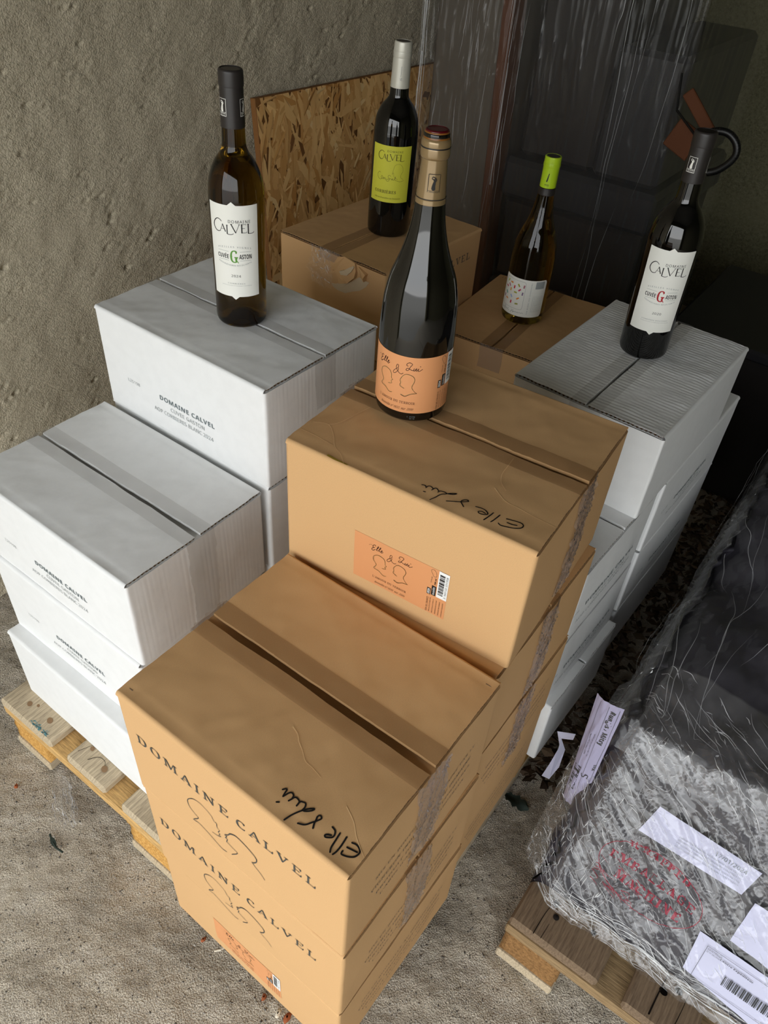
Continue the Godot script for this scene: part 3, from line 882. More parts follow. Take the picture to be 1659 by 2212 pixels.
# a taped carton: body, two flaps that meet along the long axis, tape over the seam. gap and drop shape the seam.
func carton(called: String, label: String, at: Vector3, turn: float, L: float, W: float, H: float, board: String, o := {}) -> Dictionary:
	var K := {"L": L, "W": W, "H": H, "b": o.get("bulge", 0.0016), "id": taken.get("wine_carton", 0) + 1, "ripple": o.get("ripple", 0.00006), "flat": o.get("flat", false)}
	K.node = thing(called, label, "cardboard box", at, turn, o.get("group", ""))
	var m: Material = M[board]
	var white := board == "white_board"
	var fine: bool = o.get("fine", false)
	# the walls: a ring with rounded corners, bulging a little
	var rc := 0.0045
	var ring := []
	var nl := 40 if not fine else 60
	var ns := 30 if not fine else 90
	for side in 4:
		var count: int = nl if side % 2 == 0 else ns
		var half: float = (L if side % 2 == 0 else W) / 2.0 - rc
		for i in count + 1:
			var t := lerpf(-half, half, float(i) / count)
			var q := Vector2(t, W / 2.0)
			var nn := Vector2(0, 1)
			if side == 1:
				q = Vector2(L / 2.0, -t)
				nn = Vector2(1, 0)
			elif side == 2:
				q = Vector2(-t, -W / 2.0)
				nn = Vector2(0, -1)
			elif side == 3:
				q = Vector2(-L / 2.0, t)
				nn = Vector2(-1, 0)
			ring.append([q, nn, float(i) / count, side])
		for i in 3:  # the corner towards the next side
			var a := (PI / 2.0) * (i + 1) / 4.0
			var d0: Vector2 = [Vector2(0, 1), Vector2(1, 0), Vector2(0, -1), Vector2(-1, 0)][side]
			var d1: Vector2 = [Vector2(1, 0), Vector2(0, -1), Vector2(-1, 0), Vector2(0, 1)][side]
			var ctr := Vector2((L / 2.0 - rc) * (1 if side < 2 else -1), (W / 2.0 - rc) * (1 if side == 0 or side == 3 else -1))
			ring.append([ctr + (d0 * cos(a) + d1 * sin(a)) * rc, d0 * cos(a) + d1 * sin(a), 0.0, -1])
	var hw := H - 0.0052
	var shape := func(u: float, v: float) -> Vector3:
		var r = ring[int(round(u * ring.size())) % ring.size()]
		var y := v * hw
		var d := 0.0
		if r[3] >= 0:
			d = bulge(K, r[2], y)
			if r[3] % 2 == 1:
				d += (0.00028 if white else 0.00010) * sin(TAU * r[2] * W / 0.0074 + 3.0 * nz.get_noise_2d(r[2] * 50.0, K.id * 9.0)) * (0.4 + nz.get_noise_3d(r[2] * 200.0, y * 90.0, K.id * 5.0))
		return Vector3(r[0].x + r[1].x * d, y, r[0].y + r[1].y * d)
	var body := MB.new()
	body.grid(ring.size(), 14, shape)
	var up := []
	for r in ring:
		up.append(r[0])
	for i in up.size():
		var a: Vector2 = up[i]
		var b: Vector2 = up[(i + 1) % up.size()]
		body.tri(Vector3(0, hw - 0.035, 0), Vector3(a.x, hw, a.y), Vector3(b.x, hw, b.y))
		body.tri(Vector3(0, 0, 0), Vector3(b.x, 0, b.y), Vector3(a.x, 0, a.y))
	obj("body", body, m, K.node)
	# the flaps
	var gap: float = o.get("gap", 0.0035) * 1.5
	for s in [1.0, -1.0]:
		var lower: float = o.get("drop", 0.0) if s > 0.0 else 0.0
		var seam := func(x: float) -> float: return gap * 0.5 * (1.0 + 0.5 * nz.get_noise_2d(x * 120.0, K.id * 21.0 + s)) + 0.0010 * nz.get_noise_2d(x * 60.0, K.id * 3.0)
		var end := func(side: float, z: float) -> float: return side * (L / 2.0 - 0.0012 + 0.0009 * nz.get_noise_3d(z * 500.0, side * 9.0, K.id * 11.0) - 0.0006 * absf(nz.get_noise_2d(z * 2600.0, K.id * 3.0)))
		var flat := func(u: float, t: float, under: float) -> Vector3:
			var z0: float = s * (W / 2.0 - 0.004)
			var x := lerpf(-L / 2.0, L / 2.0, u)
			var z1: float = s * seam.call(x)
			var z := lerpf(z0, z1, t)
			x = lerpf(end.call(-1.0, z), end.call(1.0, z), u)
			return Vector3(x, H + wob(K, x, z) * smoothstep(0.0, 0.06, t) - lower * smoothstep(0.3, 1.0, t) - under - (0.0 if K.flat else 0.0009 * exp(-pow((t - 0.045) / 0.018, 2.0))), z)
		var top := func(u: float, v: float) -> Vector3:
			if v < 0.2:  # the fold over the edge of the wall
				var a := v / 0.2 * PI / 2.0
				var x: float = lerpf(end.call(-1.0, s * W / 2.0), end.call(1.0, s * W / 2.0), u)
				var out: float = bulge(K, u, hw)
				return Vector3(x, H - 0.0052 + 0.0052 * sin(a), s * (W / 2.0 - 0.004 + (0.0046 + out) * cos(a)))
			return flat.call(u, (v - 0.2) / 0.8, 0.0)
		var nu := 60 if K.ripple < 0.0001 else 190
		var mb := MB.new()
		var fluted := []
		mb.grid(nu, 25, top, s < 0.0)
		mb.grid(20, 4, func(u, v): return flat.call(u, v, 0.0042), s > 0.0)
		mb.grid(nu, 1, func(u, v): return flat.call(u, 1.0, 0.0042 * v), s < 0.0)
		for side in [-1.0, 1.0]:  # the fluting that shows in the cut ends
			var uu: float = 0.5 + side * 0.5
			var fluting := MB.new()
			fluted.append(fluting)
			var waves := int(W / 2.0 / 0.0068)
			fluting.grid(waves * 6, 1, func(u, v):
				var p: Vector3 = flat.call(uu, u, 0.0022)
				return Vector3(p.x - side * (0.0004 + 0.012 * v), p.y + 0.0017 * sin(TAU * u * waves), p.z), side * s > 0.0)
			mb.grid(30, 1, func(u, v):
				var p: Vector3 = flat.call(uu, u, 0.0005 * v)
				return p, side * s > 0.0)
			mb.grid(30, 1, func(u, v):
				var p: Vector3 = flat.call(uu, u, 0.0037 + 0.0005 * v)
				return p, side * s > 0.0)
		var flap := obj("flap", mb, m, K.node)
		for fl in fluted:
			obj("fluting", fl, M.kraft_inner, flap)
	# the tape
	var tw: float = o.get("tape", 0.05)
	if tw > 0.0:
		var tail: float = o.get("tail", 0.07)
		var total := L + 2.0 * tail
		var off: float = o.get("tape_off", 0.0)
		var mb := MB.new()
		mb.grid(110, 6, func(u, v):
			var x: float = (u - 0.5) * (L + 0.0016)
			var z: float = off + (0.5 - v) * tw
			var sag: float = -0.0012 * exp(-pow(z / 0.004, 2.0))
			return Vector3(x, H + maxf(wob(K, x, z), wob(K, x, z) * 0.5) + 0.0007 + sag, z))
		for side in [-1.0, 1.0]:
			var te := MB.new()
			te.grid(50, 24, func(u, v):
				var y: float = H + 0.0007 - tail * u
				var z: float = off + (0.5 - v) * tw * (1.0 - 0.12 * u * o.get("wrinkle", 0.5) / 3.0 * (1.0 + nz.get_noise_2d(y * 300.0, K.id * 6.0)))
				var k: float = 0.0013 * o.get("wrinkle", 0.5) * pow(maxf(ridged(z * 1.6 + y * 0.5, y * 0.28, 900.0, K.id * 6.0 + side), 0.0), 2.0)
				return Vector3(side * (L / 2.0 + 0.0009 + bulge(K, z / W + 0.5, y) + k), y, z + 0.004 * nz.get_noise_2d(y * 160.0, K.id * 8.0)), side < 0.0)
			obj("tape_end", te, M.tape_clear if white else M.tape_tail, K.node)
		obj("tape", mb, M.tape_clear if white else M.tape, K.node)
	return K


func crease(K: Dictionary, lines: Array, w := 0.95) -> void:
	for l in lines:
		var mb := MB.new()
		stroke(mb, l, w, on_top(K, 0.0005), 5, w * 0.5)
		obj("crease", mb, M.crease, K.node)


# two faces in outline, one looking right and one looking left, as printed on the kraft cartons
func two_faces(mb: MB, to: Callable, at := Vector2.ZERO) -> void:
	stroke(mb, [-9, 18, -17, 16, -29, 23, -41, 29, -51, 32, -59, 30, -49, 45, -54, 50, -60, 56, -62, 66, -60, 75, -51, 86, -40, 90, -30, 87, -23, 82], 1.25, to, 4, 0.9, at)
	stroke(mb, [-23, 81, -20, 74, -17, 75, -17, 65, -14, 61, -17, 55, -15, 52, -17, 47, -14, 47, -21, 42, -28, 40], 0.9, to, 3, 0.9, at)
	stroke(mb, [0, 24, 10, 40, 4, 44, -3, 47, -5, 48, -3, 56, -6, 56, -3, 63, -6, 63, -1, 69, 2, 75], 1.0, to, 3, 1.4, at)
	stroke(mb, [2, 75, 5, 79, 12, 83, 22, 81, 32, 76, 39, 69, 39, 60, 34, 51, 32, 50, 36, 44, 43, 39, 49, 31], 1.8, to, 4, 0.9, at)


func big_print(K: Dictionary, to: Callable, dy := 0.0) -> void:
	var mb := MB.new()
	ink(mb, glyphs("DOMAINE", "serif", 138, 15, 9), Vector2(-65, 119 + dy), to)
	ink(mb, glyphs("CALVEL", "serif", 103, 15, 9), Vector2(67, 119 + dy), to)
	two_faces(mb, to, Vector2(0, dy))
	obj("lettering", mb, M.ink_grey, K.node)


func side_print(K: Dictionary) -> void:
	var mb := MB.new()
	var to := on_right(K)
	var lines := [["MIS EN BOUTEILLE AU DOMAINE PAR LE", 108, 182, 4.5, 2], ["VIGNERON INDEPENDANT DU DOMAINE", 88, 184, 5.5, -3], ["PRODUIT DE FRANCE - CORBIERES", 69, 177, 4.5, 3], ["L'ABUS D'ALCOOL EST DANGEREUX", 51, 160, 4.5, 3]]
	for l in lines:
		ink(mb, glyphs(l[0], "serif", l[2], l[3], 3), Vector2(l[4], l[1]), to, 0.06)
	obj("lettering", mb, M.ink_grey, K.node)


func white_print(K: Dictionary, to: Callable, at := Vector2.ZERO, k := 1.0) -> void:
	var mb := MB.new()
	ink(mb, glyphs("DOMAINE CALVEL", "sans_bold", 117 * k, 8, 1), Vector2(13, 60) + at, to)
	obj("lettering", mb, M.ink_soft, K.node)
	var mc := MB.new()
	ink(mc, glyphs("CUVEE GASTON", "sans", 73 * k, 7), Vector2(13, 46.5) + at, to)
	ink(mc, glyphs("AOP CORBIERES BLANC 2024", "sans", 129 * k, 7), Vector2(2, 34) + at, to)
	ink(mc, glyphs("L25198", "sans", 27, 5.5, 2), Vector2(-105, 60) + at, to)
	obj("lettering", mc, M.ink_pale, K.node)


# the orange wine label, in millimetres of the carton's front; to() lays it on a carton or round a bottle
func orange_label(parent: Node3D, to: Callable) -> void:
	var lift := func(k: float) -> Callable: return func(p: Vector2) -> Vector3: return to.call(p, k)
	var base := MB.new()
	rect(base, Vector2(-55, 27), Vector2(69, 99), lift.call(0.0003), 60, 4)
	var lab := obj("paper_label", base, M.label_orange, parent, "orange paper label with two outlined faces")
	var on: Callable = lift.call(0.0006)
	var mb := MB.new()
	stroke(mb, [-35, 87.2, -32.9, 89.2, -31, 88.8, -29.6, 87.7], 0.3, on)
	stroke(mb, [-26.1, 89.7, -27.5, 90.8, -29.2, 89.5, -29.7, 87.1, -28.4, 86.5, -27.3, 87.4, -29.5, 85.7, -31, 83.5, -30.6, 81.8, -28.8, 82, -26.6, 84.3], 0.75, on)
	stroke(mb, [-25.3, 84.3, -23.2, 87.7, -22.1, 90.4, -22.7, 90.8, -24, 87.8, -24.4, 84.3, -23, 84.3], 0.75, on)
	stroke(mb, [-22.1, 85.1, -20.1, 87.9, -19.1, 90.4, -19.8, 90.7, -21, 87.6, -21.4, 84.5, -20, 84.5], 0.75, on)
	stroke(mb, [-19, 84.8, -17.3, 86.5, -17.1, 87.7, -18.2, 86.9, -18.9, 84.3, -18, 83.6, -15.9, 85.6], 0.75, on)
	stroke(mb, [1.8, 78.3, -0.3, 76.6, -3.1, 77.6, -6.1, 81.2, -6.8, 84, -5.7, 87.3, -4.1, 86.6, -4.5, 83.7, -7.4, 80.9, -9.7, 78, -9.9, 75.7, -7.9, 75.8, -5.4, 78.4, -4.2, 80.7, -4, 83], 0.6, on)
	stroke(mb, [6.7, 88.2, 5.1, 88.9, 5.5, 91, 8, 92.5, 10.7, 91.7, 11.1, 90.3, 9.4, 87.7, 7.5, 83.4, 5.4, 82.5, 4.7, 83.8, 6.5, 85.4, 9.2, 84.4, 11.8, 83.3, 13.6, 84.2], 0.65, on)
	stroke(mb, [13.5, 85.9, 13, 83.5, 14.2, 83.1, 15.7, 85.8, 16.3, 86, 15.6, 83.5, 16.8, 83.3, 17.9, 85.4], 0.7, on)
	stroke(mb, [18.6, 86.1, 17.9, 83.6, 19, 82.8, 21.5, 84.3, 22.7, 85.6], 0.6, on)
	stroke(mb, [20, 88.8, 20.4, 88.5], 0.8, on)
	ink(mb, glyphs("L'AMOUR DU TERROIR", "serif", 46, 3.1, 3), Vector2(-5, 40.5), on)
	ink(mb, glyphs("Bouteille n\u00b0 0635  sur  2000", "serif", 42, 3.2, 0, 0.45), Vector2(-4, 32.5), on)
	ink(mb, glyphs("VIN DE FRANCE", "serif", 24, 2.4, 2), Vector2(46, 40), on, PI / 2)
	obj("lettering", mb, M.ink_brown, lab)
	var fo := MB.new()
	stroke(fo, [-10, 50, -14, 49, -20, 53, -27, 54.5, -24, 61, -28, 67, -28, 73, -24, 77, -20, 78, -14, 76, -12, 71, -12, 68, -10, 66, -12, 64, -11, 61, -16, 59.5], 0.42, on, 4, 0.3)
	stroke(fo, [4, 59, 0, 61, -1, 63, 0, 66, -1, 68, 0, 72, 4, 77, 9, 77.5, 14, 75, 15.5, 70, 13, 62, 15.5, 57, 19, 54], 0.42, on, 4, 0.4)
	stroke(fo, [1, 50.5, 6, 49, 12, 52.5, 19, 54], 0.8, on, 4, 0.4)
	obj("outline_drawing", fo, M.ink_brown, lab)
	var hi := MB.new()
	stroke(hi, [-9.5, 50.5, -14, 49.6, -20, 53.6, -26, 54.9, -23.4, 61, -27.3, 67, -27.4, 72.6, -23.6, 76.4, -20, 77.4, -14.3, 75.5, -12.5, 71, -12.5, 68, -10.5, 66, -12.5, 64, -11.5, 61.4, -15.6, 60], 0.42, on)
	stroke(hi, [4.4, 59.5, 0.6, 61.4, -0.4, 63, 0.6, 66, -0.4, 68, 0.6, 71.8, 4.3, 76.4, 9, 77, 13.6, 74.6, 15, 70, 12.4, 62, 15, 57.2], 0.36, on)
	stroke(hi, [1.5, 51.1, 6, 49.8, 12, 53.1, 19, 54.7], 0.36, on)
	obj("foil_line", hi, M.foil_line, lab)
	var bx := MB.new()
	rect(bx, Vector2(49.5, 58), Vector2(55, 73), on, 3)
	rect(bx, Vector2(44, 57), Vector2(48.5, 67), on, 3)
	stroke(bx, [48.5, 90, 46, 94, 48, 97, 51, 96, 53, 93, 53.5, 88, 50, 87, 48.5, 90], 0.3, on, 2)
	ink(bx, glyphs("750 ml", "sans_bold", 10, 2.2), Vector2(53, 80), on, PI / 2)
	ink(bx, glyphs("13 % vol", "sans", 9, 1.6), Vector2(48, 81), on, PI / 2)
	for k in 5:
		ink(bx, glyphs(["RECOLTE ET MIS EN", "BOUTEILLE PAR LE", "VIGNERON RECOLTANT", "PRODUIT DE FRANCE", "CONTIENT SULFITES"][k], "sans", 23, 1.3), Vector2(49.5 + 4 * k, 41), on, PI / 2)
	obj("small_print", bx, M.ink_black, lab)
	var wt := MB.new()
	var over: Callable = lift.call(0.0008)
	ink(wt, glyphs("2024", "sans_bold", 8, 3), Vector2(46.2, 62), over, PI / 2)
	ink(wt, glyphs("bouteilles", "sans", 12, 3), Vector2(52.2, 65.5), over, PI / 2)
	rect(wt, Vector2(56, 58), Vector2(69, 99), on, 6)
	obj("white_patch", wt, M.sticker_white, lab)
	var bar := MB.new()
	barcode(bar, Vector2(57.5, 63), Vector2(64, 95), over, 26, false)
	ink(bar, glyphs("3 760132 231358", "sans", 34, 2.4, 1), Vector2(66.6, 78), over, PI / 2)
	obj("barcode", bar, M.ink_black, lab)


func carton_label(K: Dictionary, dy := 0.0, dx := 0.0) -> void:
	orange_label(K.node, func(p: Vector2, lift: float) -> Vector3: return on_front(K, lift).call(p + Vector2(dx, dy)))


# ---------------------------------------------------------------- bottles
func profile(list: Array, steps := 5) -> Array:  # radius, height in millimetres, from the bottom up
	var out := []
	for p in smooth(list, steps):
		out.append(Vector2(maxf(p.x, 0.0), p.y) / 1000.0)
	return out


func round_bottle(r: float, facing: float) -> Callable:  # lays millimetres (along the round, height) on a cylinder
	return func(p: Vector2, lift: float) -> Vector3:
		var a := facing + p.x / 1000.0 / r
		return Vector3(sin(a) * (r + lift), p.y / 1000.0, cos(a) * (r + lift))


func lifted(to: Callable, lift: float) -> Callable:
	return func(p: Vector2) -> Vector3: return to.call(p, lift)


func set_bottle(o: Node3D, at: Vector3, lean: float) -> void:  # leans to the right of the photograph by so many degrees
	var right := Vector3(0.804, 0, -0.592).normalized()
	o.transform = Transform3D(Basis(Vector3.UP.cross(right).normalized(), deg_to_rad(lean)), at)


func emblem(parent: Node3D, to: Callable, at: Vector2, m: Material) -> void:  # a person who carries a barrel, in a frame over two words
	var on := lifted(to, 0.0003)
	var mb := MB.new()
	frame(mb, at + Vector2(-6, -10), at + Vector2(6, 10), 0.45, on)
	rect(mb, at + Vector2(-6, -5.8), at + Vector2(6, -5.4), on, 4)
	ink(mb, glyphs("vigneron", "sans_bold", 9.5, 2.0), at + Vector2(0, -7.0), on)
	ink(mb, glyphs("independant", "sans", 9.5, 1.2), at + Vector2(0, -9.0), on)
	stroke(mb, [-0.3, -3.4, -0.2, -1, 0.2, 1.6, 0.6, 3.4], 4.0, on, 4, 1.6, at)
	stroke(mb, [0.6, 3.0, 0.2, 4.6], 1.8, on, 3, 2.2, at)
	stroke(mb, [0.8, 6.6, -1.4, 7.4, -2.2, 5.9, -0.6, 5.0, 0.9, 5.5, 0.8, 6.6], 0.7, on, 4, 0.7, at)
	stroke(mb, [1.2, 3.2, 2.2, 4.6, 1.2, 6.4], 0.7, on, 3, 0.7, at)
	stroke(mb, [-1.4, -4.3, 0, -4.7, 1.8, -4.1], 0.4, on, 3, 0.4, at)
	obj("emblem", mb, m, parent)


func logo(mb: MB, on: Callable, at: Vector2, k: float) -> void:  # the tall thin-and-thick capitals of the house name
	for q in [[[-14.4, 105.2, -17.5, 107.6, -21.5, 107.4, -25.6, 103.6, -27.3, 98.8], 0.7, 1.5], [[-27.3, 98.8, -26.6, 95.2, -23.6, 91.8, -19.8, 90.9, -16.4, 92.2], 1.5, 0.7], [[-16.6, 92.4, -14.9, 96.6, -13, 101.4], 0.6, 0.6], [[-13, 101.6, -11, 96.6, -9.2, 92.4], 1.3, 1.3], [[-15.4, 95.4, -10.6, 95.4], 0.5, 0.5],
			[[-6.8, 101.2, -6.8, 95, -6.8, 89.6], 1.4, 1.4], [[-8, 101.1, -5.6, 101.1], 0.5, 0.5], [[-6.9, 89.5, -3, 88.9, 0.6, 89.8, 1.2, 90.8], 0.9, 0.6], [[-1.2, 103, 1.6, 97.2, 4.4, 91.8], 1.4, 1.2], [[4.4, 91.8, 6.8, 97.2, 9.2, 103], 0.6, 0.6], [[-2.4, 103.1, 0.2, 103.1], 0.5, 0.5], [[8, 103.1, 10.4, 103.1], 0.5, 0.5],
			[[12.4, 103, 12.4, 97, 12.4, 91.8], 1.6, 1.6], [[12, 103, 17.6, 103, 17.8, 102], 0.6, 0.5], [[12.2, 97.6, 16.4, 97.6], 0.6, 0.5], [[12, 91.8, 18.2, 91.7, 18.6, 93], 0.7, 0.5], [[21, 103, 21, 96, 21, 90.6], 1.5, 1.5], [[19.8, 103, 22.2, 103], 0.5, 0.5], [[20.9, 90.5, 25.4, 90, 28.6, 90.9, 29, 92], 0.9, 0.6]]:
		stroke(mb, q[0], q[1], on, 4, q[2], at - Vector2(0, 97) * k, k)


func gaston_label(bottle: Node3D, r: float, facing: float, year: String, place: String, big: Material, y0: float) -> void:
	var to := func(p: Vector2, lift: float) -> Vector3:
		var rr: float = r * (0.981 + 0.031 * clampf((p.y - 60.0) / 115.0, 0, 1)) + lift + 0.0002
		var a := facing + p.x / 1000.0 / r
		return Vector3(sin(a) * rr, p.y / 1000.0, cos(a) * rr)
	var half := 35.5
	var base := MB.new()
	var tip := func(x: float) -> float: return maxf(0.0, 4.6 - absf(x) * 0.85)
	base.grid(90, 8, func(u, v):
		var x := lerpf(-half, half, u)
		return to.call(Vector2(x, lerpf(y0 - tip.call(x), y0 + 128.0 + tip.call(x), v)), 0.0003))
	var lab := obj("paper_label", base, M.label_white, bottle, "white paper label with a small point above and below")
	var on := lifted(to, 0.0006)
	var mb := MB.new()
	ink(mb, glyphs("DOMAINE", "sans", 29, 3.9, 6), Vector2(9.5, y0 + 107), on)
	logo(mb, on, Vector2(0, y0 + 97.5), 1.0)
	ink(mb, glyphs("CUV\u00c9E", "sans_bold", 16.5, 7.6), Vector2(-15, y0 + 59.5), on)
	ink(mb, glyphs("ASTON", "sans_bold", 17, 6.4), Vector2(16, y0 + 58.8), on)
	ink(mb, glyphs(year, "sans", 13, 3.5, 4), Vector2(2, y0 + 31), on)
	obj("lettering", mb, M.ink_black, lab)
	var mc := MB.new()
	arc_text(mc, glyphs("VIEILLES VIGNES", "sans", 46, 2.2, 22), Vector2(1, y0 + 69.5), on, 3.0, 24.0)
	arc_text(mc, glyphs("PROPRI\u00c9TAIRES R\u00c9COLTANTS", "sans", 46, 2.3, 9), Vector2(1, y0 + 51), on, -4.5, 24.0)
	for s in [-1.0, 1.0]:
		for y in [65.6, 53.2]:
			stroke(mc, [1 + s * 7.5, y0 + y, 1 + s * 15, y0 + y + 0.3, 1 + s * 23, y0 + y], 0.28, on)
	ink(mc, glyphs(place, "sans", 24 if place.length() < 12 else 40, 2.0, 9), Vector2(2, y0 + 20), on)
	ink(mc, glyphs("APPELLATION D'ORIGINE PROT\u00c9G\u00c9E", "sans", 43, 1.1, 6), Vector2(2, y0 + 16.7), on)
	obj("small_print", mc, M.ink_soft, lab)
	var g := MB.new()
	ink(g, glyphs("G", "serif_bold", 10.5, 17.5), Vector2(0.5, y0 + 59), on)
	stroke(g, [2.2, 55, 5.4, 51.5, 6, 50], 1.3, on, 4, 0.8, Vector2(0, y0))
	stroke(g, [-4.6, 59.4, -2.2, 59.4], 1.0, on, 2, 1.0, Vector2(0, y0))
	obj("initial", g, big, lab)


func bordeaux(called: String, label: String, at: Vector3, lean: float, k: float, glass: Material, facing: float, text: Array, big: Material, emblems: Array) -> void:
	var o := thing(called, label, "wine bottle", Vector3.ZERO, 0.0, "wine bottles on the cartons")
	var g := MB.new()
	g.lathe(profile([0, 24, 6, 23, 14, 17, 21, 8, 27, 1.5, 31, 0.2, 34 * k, 2.2, 36 * k, 7, 36.4 * k, 20, 36.6 * k, 70, 37 * k, 130, 37.6 * k, 172, 37.3 * k, 186, 35.6 * k, 199, 31.5 * k, 213, 25, 226, 18.6, 235, 15.9, 243, 15.2, 254, 14.6, 268, 13.6, 290, 13.3, 305, 12.8, 313, 11, 316, 5, 316.6, 0, 316.8]))
	obj("glass", g, glass, o)
	var c := MB.new()
	c.lathe(profile([15.25, 266, 15.35, 266.5, 15.1, 285, 14.8, 308, 14.7, 311.2, 15.1, 311.6, 15.5, 312.6, 15.5, 326, 15.0, 329, 13.6, 330.4, 12.6, 330.2, 12.0, 329.4, 0.0, 329.3], 3))
	var cap := obj("capsule", c, M.capsule_black, o)
	var d := MB.new()
	d.lathe([Vector2(0.0119, 0.32945), Vector2(0.0117, 0.3297), Vector2(0, 0.3297)], 40)
	obj("cap_disc", d, M.capsule_top, cap)
	for e in emblems:
		emblem(cap, round_bottle(0.0150, deg_to_rad(e)), Vector2(0, 289), M.label_white)
	gaston_label(o, 0.0372 * k, facing, text[0], text[1], big, 50.5)
	set_bottle(o, at, lean)


func yellow_bottle(at: Vector3, lean: float, facing: float) -> void:
	var o := thing("wine_bottle", "black wine bottle with yellow label and silver capsule on the back brown box", "wine bottle", Vector3.ZERO, 0.0, "wine bottles on the cartons")
	var r := 0.0408
	var g := MB.new()
	g.lathe(profile([0, 26, 10, 22, 22, 8, 28, 1.5, 33, 0.2, 38, 2.5, 40, 8, 40.6, 30, 40.8, 100, 40.8, 176, 40.2, 190, 37.6, 209, 30, 226, 21, 237, 17.3, 244, 16.5, 257, 15.4, 275, 14.6, 295, 14, 308, 12.5, 313, 6, 314, 0, 314.3]))
	obj("glass", g, M.glass_black, o)
	var c := MB.new()
	c.lathe(profile([16.55, 258.5, 16.7, 259, 16.1, 282, 15.6, 303, 15.2, 303.6, 15.9, 304.4, 16, 312, 15.5, 313, 15.7, 314, 15.1, 325, 14.3, 327.6, 12.6, 328, 12, 327.2, 0, 327.1], 3))
	var cap := obj("capsule", c, M.capsule_silver, o)
	var d := MB.new()
	d.lathe([Vector2(0.0122, 0.3273), Vector2(0.012, 0.3276), Vector2(0, 0.3276)], 40)
	obj("cap_disc", d, M.capsule_top, cap)
	var en := lifted(round_bottle(0.0161, facing), 0.0004)
	var em := MB.new()
	stroke(em, [3, 291, 2.2, 291, 2, 280, 1.6, 276], 0.4, en)
	ink(em, glyphs("VI", "sans", 3.6, 4), Vector2(2.4, 272), en)
	obj("emblem", em, M.ink_soft, cap)
	var to := round_bottle(r, facing)
	var b := MB.new()
	rect(b, Vector2(-39.5, 69), Vector2(39.5, 169), lifted(to, 0.0003), 60, 2)
	var lab := obj("paper_label", b, M.label_yellow, o, "bright yellow paper label")
	var on := lifted(to, 0.0006)
	var mb := MB.new()
	ink(mb, glyphs("DOMAINE", "sans", 29, 3.6, 6), Vector2(7, 160), on)
	logo(mb, on, Vector2(-1, 150), 0.88)
	ink(mb, glyphs("CORBI\u00c8RES", "serif_bold", 42, 7, 3), Vector2(-7, 89), on)
	ink(mb, glyphs("Mis en Bouteilles au Domaine", "serif", 50, 2.6), Vector2(-2, 77), on)
	obj("lettering", mb, M.ink_olive, lab)
	var sc := MB.new()
	for st in [[-18, 121, -21, 122, -24, 117, -22, 111, -17, 109, -14, 112, -13, 115, -15, 116, -16, 112, -13, 110.5, -11, 114, -11, 110.5, -8.5, 114, -8, 110.5, -6, 111.5], [2, 117, -1, 119, -3, 116, 0, 112, -2, 108, -6, 108.5, -4, 111, 3, 113, 4, 110.5, 6, 113.5, 6.5, 110.5, 9, 112, 11, 117.5, 10, 111, 13, 110, 20, 108, 27, 110]]:
		stroke(sc, st, 0.5, on)
	stroke(sc, [15, 112, 8, 117, 6.5, 124, 4.5, 121, 6.5, 131, 9, 137, 16, 139, 22, 135, 24, 127, 20.5, 120, 21, 115, 26, 112], 0.35, on)
	obj("outline_drawing", sc, M.ink_olive, lab)
	set_bottle(o, at, lean)


func burgundy_bottle(at: Vector3, lean: float, facing: float) -> void:
	var o := thing("wine_bottle", "dark sloping-shouldered wine bottle with orange label standing on the front brown stack", "wine bottle", Vector3.ZERO, 0.0, "wine bottles on the cartons")
	var r := 0.0425
	var g := MB.new()
	g.lathe(profile([0, 28, 12, 22, 24, 8, 30, 1.5, 35, 0.2, 40, 2.6, 41.8, 8, 42.5, 20, 42.5, 90, 42.1, 112, 40.4, 137, 36, 160, 29.6, 177, 25.6, 188, 21.7, 201, 18.2, 216, 16.2, 230, 15.2, 243, 13.6, 262, 12.4, 279.5, 12.6, 282, 14, 283.5, 14.2, 287, 13.9, 297, 12.5, 299.5, 11.6, 305, 0, 305.5]))
	obj("glass", g, M.glass_dark, o)
	var c := MB.new()
	c.lathe(profile([15.45, 240, 15.6, 240.4, 15.2, 244.5, 15.35, 245.2, 15.0, 246, 13.9, 262, 12.75, 279.6, 12.9, 281.6, 14.2, 283.2, 14.5, 287, 14.3, 291, 13.9, 292, 14.3, 293, 14.2, 297.2, 13, 299.6], 3))
	var cap := obj("capsule", c, M.capsule_gold, o)
	var d := MB.new()
	d.lathe(profile([12.95, 299.5, 12.6, 300.5, 12.2, 304, 11.9, 305.2, 11.2, 306], 3))
	obj("cork_collar", d, M.cork, cap)
	var e := MB.new()
	e.lathe(profile([11.5, 305.6, 11.0, 306.8, 9.4, 307.4, 8.8, 306.9, 0, 306.8], 3))
	obj("cap_disc", e, M.wax_red, cap)
	emblem(cap, round_bottle(0.0142, facing + 0.55), Vector2(0, 260), M.ink_black)
	var ring := MB.new()
	ring.lathe([Vector2(0.01545, 0.2453), Vector2(0.0156, 0.2457), Vector2(0.0155, 0.2461)], 48)
	obj("printed_ring", ring, M.ink_black, cap)
	ring = MB.new()
	ring.lathe([Vector2(0.0144, 0.2915), Vector2(0.0145, 0.2921), Vector2(0.0144, 0.2927)], 48)
	obj("printed_ring", ring, M.ink_black, cap)
	var wrap := round_bottle(r, facing)
	orange_label(o, func(p: Vector2, lift: float) -> Vector3: return wrap.call(p + Vector2(5, -12.4), lift))
	var lot := MB.new()
	var on := lifted(round_bottle(0.0426, 0.71), 0.0003)
	ink(lot, glyphs("L 25199", "mono", 9, 1.8), Vector2(-4, 9.8), on)
	ink(lot, glyphs("10:18", "mono", 6, 1.6), Vector2(-3, 7.2), on)
	obj("lot_code", lot, M.ink_soft, o)
	set_bottle(o, at, lean)


